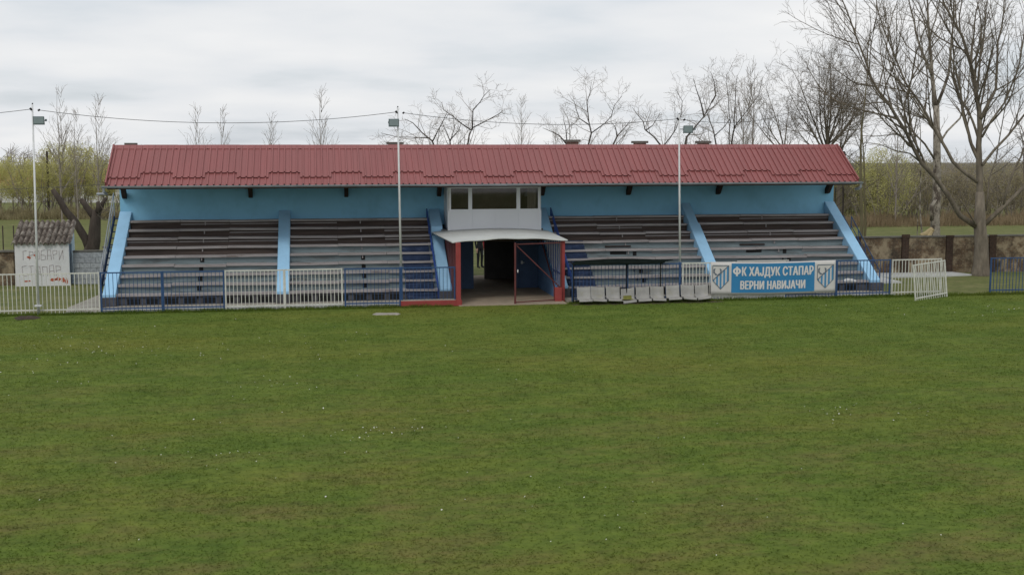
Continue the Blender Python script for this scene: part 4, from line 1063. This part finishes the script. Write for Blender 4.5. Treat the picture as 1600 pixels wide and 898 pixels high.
forked('bare_tree', 58, [[(1036, 232), (1022, 214), (1008, 203), (1005, 190), (995, 178), (988, 168)], [(1037, 228), (1048, 214), (1056, 202), (1064, 180), (1066, 158), (1056, 140)], [(1009, 204), (1020, 196), (1032, 176)]],
       'widely forked V shaped bare tree left of the right lamp post', 57)
forked('bare_tree', 59, [[(1070, 232), (1073, 214), (1085, 200), (1100, 182), (1112, 160), (1122, 140)], [(1100, 182), (1095, 160), (1088, 140), (1084, 124)], [(1112, 160), (1118, 150), (1116, 128), (1110, 112)]],
       'bare tree leaning right with bushy top just right of the right lamp post', 58, .08)
forked('bare_tree', 62, [[(1120, 232), (1115, 205), (1104, 175), (1098, 150)], [(1117, 212), (1132, 198), (1145, 180)]], 'thin bare tree crossing behind the one that leans right', 59, .05)
forked('bare_tree', 64, [[(1142, 232), (1146, 205), (1150, 195), (1168, 172), (1185, 150), (1192, 120)], [(1147, 205), (1148, 170), (1150, 130), (1152, 118)], [(1140, 232), (1141, 190), (1138, 150), (1136, 115)]],
       'bare tree of several upright stems between the right lamp post and the poplar', 60, .055)
fan('bare_tree', 1225, 232, 58, .9, 3.2, 4, .09, 'bare tree reaching left from the dense round crown, low over the roof', 61, lean=-.5)
# slender poplars
def poplar(px, ptop, pbase, Y, r, label, seed, wid=.36):
    q = random.Random(seed); top = at(px, ptop, Y); g = Vector((at(px, 300, Y).x, Y, 0)); H_ = top.z
    t = thing('poplar', g, label, 'tree', 'slender bare poplars'); tb = MB(); cb = MB()
    pts = [g+Vector((q.gauss(0, .02), q.gauss(0, .02), H_*i/10)) for i in range(11)]; rad = [r*(1-.93*i/10) for i in range(11)]
    tb.tube(pts, rad, 7)
    n = int(H_*5)
    for k in range(n):
        u = q.uniform(.22, .97); z = u*H_; p = g.lerp(Vector((top.x, Y, H_)), u); a = q.uniform(0, 6.283); el = R(q.uniform(45, 70))
        d = Vector((math.cos(a)*math.cos(el), math.sin(a)*math.cos(el), math.sin(el))); ln = H_*wid*(1.05-u)*q.uniform(.6, 1.2)+.25
        pp, rr_ = walk(q, p, d, ln, .012+.010*(1-u), .007, .4, .10, .05); cb.tube(pp, rr_, 3, cap=False)
        ramify(q, tb, cb, pp, rr_, 1, cfg(dens=[2.4], ratio=(.3, .5), rmin=.008, ang=(20, 45)))
    tb.build('trunk', 'twig_pale', t, fixn=False); cb.build('crown', 'twig_pale', t, fixn=False)
POP = [(502, 138, 80, 'tallest bare poplar standing alone over the middle of the left roof half'), (424, 176, 92, 'small faint poplar top left of the tall lone one over the roof'),
       (348, 170, 88, 'right one of two poplar tops over the left part of the roof'), (309, 160, 88, 'left one of two poplar tops over the left part of the roof'),
       (815, 150, 95, 'faint poplar alone above the roof right of the commentary box'), (1175, 92, 72, 'tall bare poplar left of the dense round crown'),
       (1160, 120, 76, 'thinner poplar just left of the tall one beside the round crown'), (95, 132, 92, 'tallest poplar left of the stand, right of the left lamp post'),
       (120, 172, 97, 'thin poplar between two taller ones left of the stand'), (154, 148, 90, 'tall poplar nearest to the left end of the roof'),
       (20, 228, 104, 'short poplar near the left edge of the picture'), (46, 232, 106, 'short poplar just left of the left lamp post'), (138, 215, 110, 'faint short poplar among the willows near the roof end'),
       (868, 190, 98, 'short faint poplar behind the twiggy trees over the right roof half'), (1400, 150, 80, 'poplar half hidden behind the left limb of the big bare tree')]
for i, (px, pt_, Y, lab) in enumerate(POP): poplar(px, pt_, 345, Y, .062, lab, 70+i)
# pollarded stump behind the left wall
bs = at(142, 398, 53); bs.z = 0
t = thing('pollarded_tree', bs, 'dark pollarded tree with three cut limbs behind the shed', 'tree'); tb = MB(); YS = 53
tb.tube([bs-Vector((0, 0, .1)), at(142, 395, YS), at(147, 375, YS), at(149, 345, YS), at(150, 328, YS)], [.38, .33, .27, .22, .17], 12)
tb.tube([at(141, 392, YS), at(134, 374, YS), at(118, 347, YS), at(103, 330, YS), at(93, 312, YS), at(82, 296, YS)], [.19, .17, .155, .145, .125, .10], 10)
tb.tube([at(149, 342, YS), at(140, 330, YS), at(133, 320, YS), at(126, 311, YS)], [.15, .135, .12, .10], 10)
tb.tube([at(150, 345, YS), at(155, 328, YS), at(160, 318, YS), at(166, 309, YS)], [.14, .11, .09, .06], 9)
tb.tube([at(153, 332, YS-.2), at(154, 322, YS-.2), at(153, 315, YS-.2)], [.1, .1, .08], 8)
tb.build('trunk', 'bark_dark', t, smooth=True, fixn=False)
cb = MB(); q = random.Random(9)
for k in range(26):
    p = at(q.uniform(150, 168), q.uniform(325, 345), YS+q.uniform(-.4, .4)); d = Vector((q.uniform(-.4, 1), q.uniform(-.5, .5), q.uniform(-.1, .9)))
    pp, rr_ = walk(q, p, d, q.uniform(.4, .9), .014, .006, .2, .4, 0); cb.tube(pp, rr_, 3, cap=False)
cb.build('crown', 'twig', t, fixn=False)
b = MB(); g0 = at(77, 345, 100); b.tube([(g0.x, 100, 0), (g0.x+.05, 100, 5.2)], [.11, .08], 8)
tag(b.build('wooden_pole', 'bark_dark', org=(g0.x, 100, 0)), 'dark bare wooden pole rising out of the willows on the left', 'pole')
# cut log on the wall by the pale tree
b = MB(); p = at(1447, 366, 58); q0 = at(1457, 358, 58); b.tube([at(1438, 368, 58), p, q0], [.10, .16, .14], 9); b.tube([at(1450, 372, 57.8), at(1455, 362, 57.9)], [.12, .1], 9); b.tube([Vector((p.x, 58, -.05)), p], [.17, .15], 8)
tag(b.build('cut_branch', 'cut_wood', org=(p.x, p.y, 0), fixn=False), 'pale sawn off branch lying beside the pale patchy trunk', 'log')

# ------------------------------------------------------------------ bushes
def leaves(q, mb, n, cen, rad, size, clump=26, shape=1.0):
    cl_ = []
    for _ in range(max(6, n//clump)):
        while True:
            v = Vector((q.uniform(-1, 1), q.uniform(-1, 1), q.uniform(-1, 1)))
            if .35 < v.length < 1: break
        cl_.append((Vector((cen[0]+v.x*rad[0], cen[1]+v.y*rad[1], cen[2]+v.z*rad[2])), q.uniform(.35, 1)))
    for _ in range(n):
        c, s_ = q.choice(cl_); p = c+Vector((q.gauss(0, 1)*rad[0]*.13, q.gauss(0, 1)*rad[1]*.13, q.gauss(0, 1)*rad[2]*.15))*s_
        if p.z < .05: p.z = q.uniform(.05, .4)
        a = Vector((q.gauss(0, 1), q.gauss(0, 1), q.gauss(0, 1))).normalized()*size*q.uniform(.6, 1.4); b_ = perp(a.normalized(), q)*size*.55
        mb.add([p-a, p+b_, p+a, p-b_], [(0, 1, 2, 3)])
def bush(name, px, Y, hgt, w, label, cat, lm, seed, group, nst=16, nl=2600, size=.055, stem='twig', zc=.55):
    q = random.Random(seed); g = at(px, 345, Y); g = Vector((g.x, Y, 0)); t = thing(name, g, label, cat, group)
    tb = MB()
    for k in range(nst):
        p = g+Vector((q.uniform(-.6, .6)*w, q.uniform(-.4, .4)*w, 0)); d = Vector(((p.x-g.x)/w*.7+q.uniform(-.2, .2), q.uniform(-.3, .3), 1))
        pp, rr_ = walk(q, p, d, hgt*q.uniform(.7, 1.08), .04, .008, .5, .2, .05); tb.tube(pp, rr_, 4, cap=False)
        ramify(q, tb, tb, pp, rr_, 2, cfg(dens=[1.6, 2.2], ratio=(.25, .5), rmin=.008, start=.15))
    tb.build('stems', stem, t, fixn=False)
    lb = MB(); leaves(q, lb, nl, (g.x, g.y, hgt*zc), (w, w*.7, hgt*(1-zc)*.98), size)
    lb.build('foliage', lm, t, fixn=False)
WIL = [(-8, 104, 4.6, 2.6, 'yellow green budding willow at the left edge of the picture'), (30, 102, 4.8, 2.3, 'yellow green budding willow behind the left lamp post'), (68, 100, 4.6, 2.3, 'yellow green willow in front of the dark wooden pole'),
       (103, 103, 6.0, 2.4, 'tallest yellow green willow, above the brown cut limb'), (134, 101, 5.7, 2.2, 'yellow green willow behind the pollarded tree'), (172, 104, 4.6, 2.2, 'yellow green willow beside the left end of the roof')]
for i, (px, Y, h_, w_, lab) in enumerate(WIL):
    bush('willow', px, Y, h_, w_, lab, 'tree', 'leaf_willow', 200+i, 'yellow green willows on the left', 12, 8500, .055, 'twig_pale', .62)
BUS = [(1335, 84, 4.6, 2.6, 'leaf_olive', 'olive green bush right behind the twin slender stems'), (1378, 82, 5.4, 2.4, 'leaf_willow', 'bright yellow green bush left of the patchy pale trunk'),
       (1412, 88, 4.9, 2.6, 'leaf_olive', 'dull green bush between the yellow one and the patchy trunk'), (1448, 86, 4.6, 2.6, 'leaf_brown', 'brown leafless thicket directly behind the patchy pale trunk'),
       (1486, 88, 4.5, 2.7, 'leaf_brown', 'brown leafless thicket left of the big spreading tree'), (1524, 85, 4.4, 2.6, 'leaf_brown', 'brown thicket behind the thick bole of the big tree'),
       (1562, 87, 4.5, 2.7, 'leaf_brown', 'brown thicket right of the big spreading tree'), (1602, 85, 4.6, 2.8, 'leaf_brown', 'brown thicket cut by the right edge of the picture'), (1645, 86, 4.6, 2.8, 'leaf_brown', 'brown thicket beyond the right edge'),
       (1300, 86, 4.2, 2.4, 'leaf_olive', 'olive bush partly hidden by the right end of the stand')]
for i, (px, Y, h_, w_, lm, lab) in enumerate(BUS):
    bush('bush', px, Y, h_, w_, lab, 'bush', lm, 300+i, 'bushes below the levee', 20, 11000 if lm != 'leaf_brown' else 7000, .05, 'twig_pale', .50)
# brown undergrowth on the left and reeds on the right, a far wood: nobody could count these
def reeds(name, x0, x1, y0, y1, h0, h1, n, m, seed, lean=.12, wd=.02):
    q = random.Random(seed); b = MB()
    for k in range(n):
        x = q.uniform(x0, x1); y = q.uniform(y0, y1); h = q.uniform(h0, h1)*(.65+.35*math.sin(x*1.7)*math.sin(x*.61+y)); dx, dy = q.gauss(0, lean)*h, q.gauss(0, lean)*h; w_ = wd*q.uniform(.6, 1.4); a = q.uniform(0, 3.14)
        ux, uy = math.cos(a)*w_, math.sin(a)*w_
        b.add([(x-ux, y-uy, 0), (x+ux, y+uy, 0), (x+dx*.5+ux*.8, y+dy*.5+uy*.8, h*.6), (x+dx, y+dy, h), (x+dx*.5-ux*.8, y+dy*.5-uy*.8, h*.6)], [(0, 1, 2, 3, 4)])
    return tag(b.build(name, m, fixn=False), kind='stuff')
tag(reeds('dry_reeds', 30, 62, 77, 82, .5, 1.3, 9000, 'reed', 1), 'dry tan reeds along the foot of the bushes on the right', 'reeds')
tag(reeds('undergrowth', -45, -12, 97, 100, .6, 1.6, 9000, 'leaf_brown', 2, .3), 'brown undergrowth below the willows on the left', 'undergrowth')
def farwood():
    q = random.Random(77); b = MB()
    for k in range(420):
        x = q.uniform(-130, 40); y = q.uniform(165, 200); h = q.uniform(3, 5.6)
        b.tube([(x, y, 0), (x+q.gauss(0, .3), y, h)], [.12, .03], 4, cap=False)
        for j in range(26):
            z = h*q.uniform(.3, .95); d = Vector((q.gauss(0, 1), q.gauss(0, 1), q.uniform(.3, 1.4))).normalized(); p = Vector((x, y, z)); b.tube([p, p+d*q.uniform(.8, 2.0)], [.035, .02], 3, cap=False)
    tag(b.build('far_wood', 'twig_pale', fixn=False), 'bare grey wood along the horizon on the left', 'wood', kind='stuff')
farwood()
# far cottages between the willows
def cottage(px, Y, w_, h_, label):
    g = at(px, 340, Y); g = Vector((g.x, Y, 0)); t = thing('house', g, label, 'house')
    b = MB(); b.box(g.x-w_/2, g.x+w_/2, Y, Y+5, 0, h_); b.build('wall', 'house_white', t)
    b = MB(); b.prism([(Y-.3, h_), (Y+2.5, h_+1.5), (Y+5.3, h_)], g.x-w_/2-.2, g.x+w_/2+.2); b.build('roof', 'house_roof', t)
    for k in (-.25, .2):
        b = MB(); b.box(g.x+k*w_-.4, g.x+k*w_+.4, Y-.02, Y+.02, h_*.35, h_*.75); b.build('window', 'window_dark', t)
cottage(160, 128, 4.5, 2.0, 'low white cottage with tiled roof far behind the willows near the roof end')
cottage(12, 130, 6, 1.7, 'low pale cottage far away at the left edge of the picture')
# thin fence posts in the left field
for i, (px, py0, py1, lab) in enumerate(((5, 350, 388, 'thin dark post in the field at the left picture edge'), (22, 350, 390, 'thin dark post in the field, second from the left edge'))):
    p = at(px, py1, 62); b = MB(); b.tube([(p.x, 62, 0), (p.x+.02, 62, 1.6)], .03, 6)
    tag(b.build('field_post', 'bark_dark', org=(p.x, 62, 0)), lab, 'post', 'posts in the left field')

# ------------------------------------------------------------------ grass blades and daisies on the pitch
def blades():
    g = np.random.default_rng(3); n = 330000
    Y = 12.3+(40.3-12.3)*g.random(n)**.8
    lo = Y*math.tan(YAW-.415)-1.5; hi = Y*math.tan(YAW+.415)+1.5
    X = lo+(hi-lo)*g.random(n)
    dn = np.sin(X*1.3+np.sin(Y*2.1))*np.sin(Y*1.7+np.sin(X*.9)); keep = g.random(n) < .75+.35*dn; X = X[keep]; Y = Y[keep]; n = len(X)
    a = g.random(n)*6.283; h = .010+.028*g.random(n)**2; w = .006+.008*g.random(n)
    lx = g.normal(0, .03, n); ly = g.normal(0, .03, n)
    V = np.empty((n, 3, 3)); ux = np.cos(a)*w; uy = np.sin(a)*w
    V[:, 0] = np.stack([X-ux, Y-uy, np.zeros(n)], 1); V[:, 1] = np.stack([X+ux, Y+uy, np.zeros(n)], 1); V[:, 2] = np.stack([X+lx, Y+ly, h], 1)
    mesh_tris('grass', V, 'blade', 'short green grass of the pitch')
def mesh_tris(name, V, m, label, k=3):
    n = len(V); me = bpy.data.meshes.new(name); me.vertices.add(n*k); me.loops.add(n*k); me.polygons.add(n)
    me.vertices.foreach_set('co', V.reshape(-1)); me.loops.foreach_set('vertex_index', np.arange(n*k, dtype=np.int32)); me.polygons.foreach_set('loop_start', np.arange(0, n*k, k, dtype=np.int32))
    me.update(calc_edges=True); me.materials.append(MT[m])
    o = bpy.data.objects.new(name, me); COL.objects.link(o); tag(o, label, name, kind='stuff')
blades()
def daisies():
    g = np.random.default_rng(8); P = []
    cl_ = [(at(px, py, 1), s_, c) for px, py, s_, c in []]
    def gp(px, py):
        d = FW + RR*((px-800)/F) - UU*((py-449)/F); t_ = -CH/d.z; return d.x*t_, d.y*t_
    for px, py, sx, sy, c in ((270, 545, 50, 8, 26), (310, 712, 45, 9, 14), (420, 605, 35, 10, 14), (560, 680, 40, 8, 16), (60, 560, 60, 25, 40), (120, 530, 60, 15, 34), (1320, 650, 35, 10, 22), (1420, 640, 30, 10, 8), (640, 670, 40, 8, 10),
                              (440, 530, 120, 25, 30), (380, 690, 200, 60, 22), (1000, 700, 300, 80, 24), (1150, 800, 200, 50, 12), (1560, 485, 40, 6, 22), (1350, 483, 120, 5, 20), (640, 600, 200, 40, 22), (840, 800, 60, 15, 6)):
        for k in range(c):
            x, y = gp(px+g.normal()*sx, min(max(py+g.normal()*sy, 500 if py > 490 else 478), 960))
            if 12 < y < 40: P.append((x, y))
    V = []
    for x, y in P:
        r = .0075+.009*g.random()**2; z = .025+.015*g.random(); tx, ty = g.normal(0, .3), g.normal(0, .3)-.25
        V.append([(x+r*math.cos(a), y+r*math.sin(a), z+r*math.cos(a)*tx+r*math.sin(a)*-ty) for a in [i*math.pi/3 for i in range(6)]])
    mesh_tris('daisies', np.array(V), 'daisy', 'scattered white daisies in the grass', 6)
daisies()
# tufts along the foot of the railing
def tufts():
    g = np.random.default_rng(12); n = 30000
    X = -12+42*g.random(n); Y = 40.2+g.normal(0, .10, n); ok = ~((X > 4.4) & (X < 8.4)); X = X[ok]; Y = Y[ok]; n = len(X)
    h = .03+.13*g.random(n)**2*(.4+.6*np.abs(np.sin(X*2.3))); a = g.random(n)*6.283; w = .008+.006*g.random(n)
    V = np.empty((n, 3, 3)); ux = np.cos(a)*w; uy = np.sin(a)*w; lx = g.normal(0, .4, n)*h; ly = g.normal(0, .4, n)*h
    V[:, 0] = np.stack([X-ux, Y-uy, np.zeros(n)], 1); V[:, 1] = np.stack([X+ux, Y+uy, np.zeros(n)], 1); V[:, 2] = np.stack([X+lx, Y+ly, h], 1)
    mesh_tris('grass_tufts', V, 'blade', 'longer grass along the foot of the railing')
tufts()
for o in bpy.data.objects:
    if '_o' in o: del o['_o']
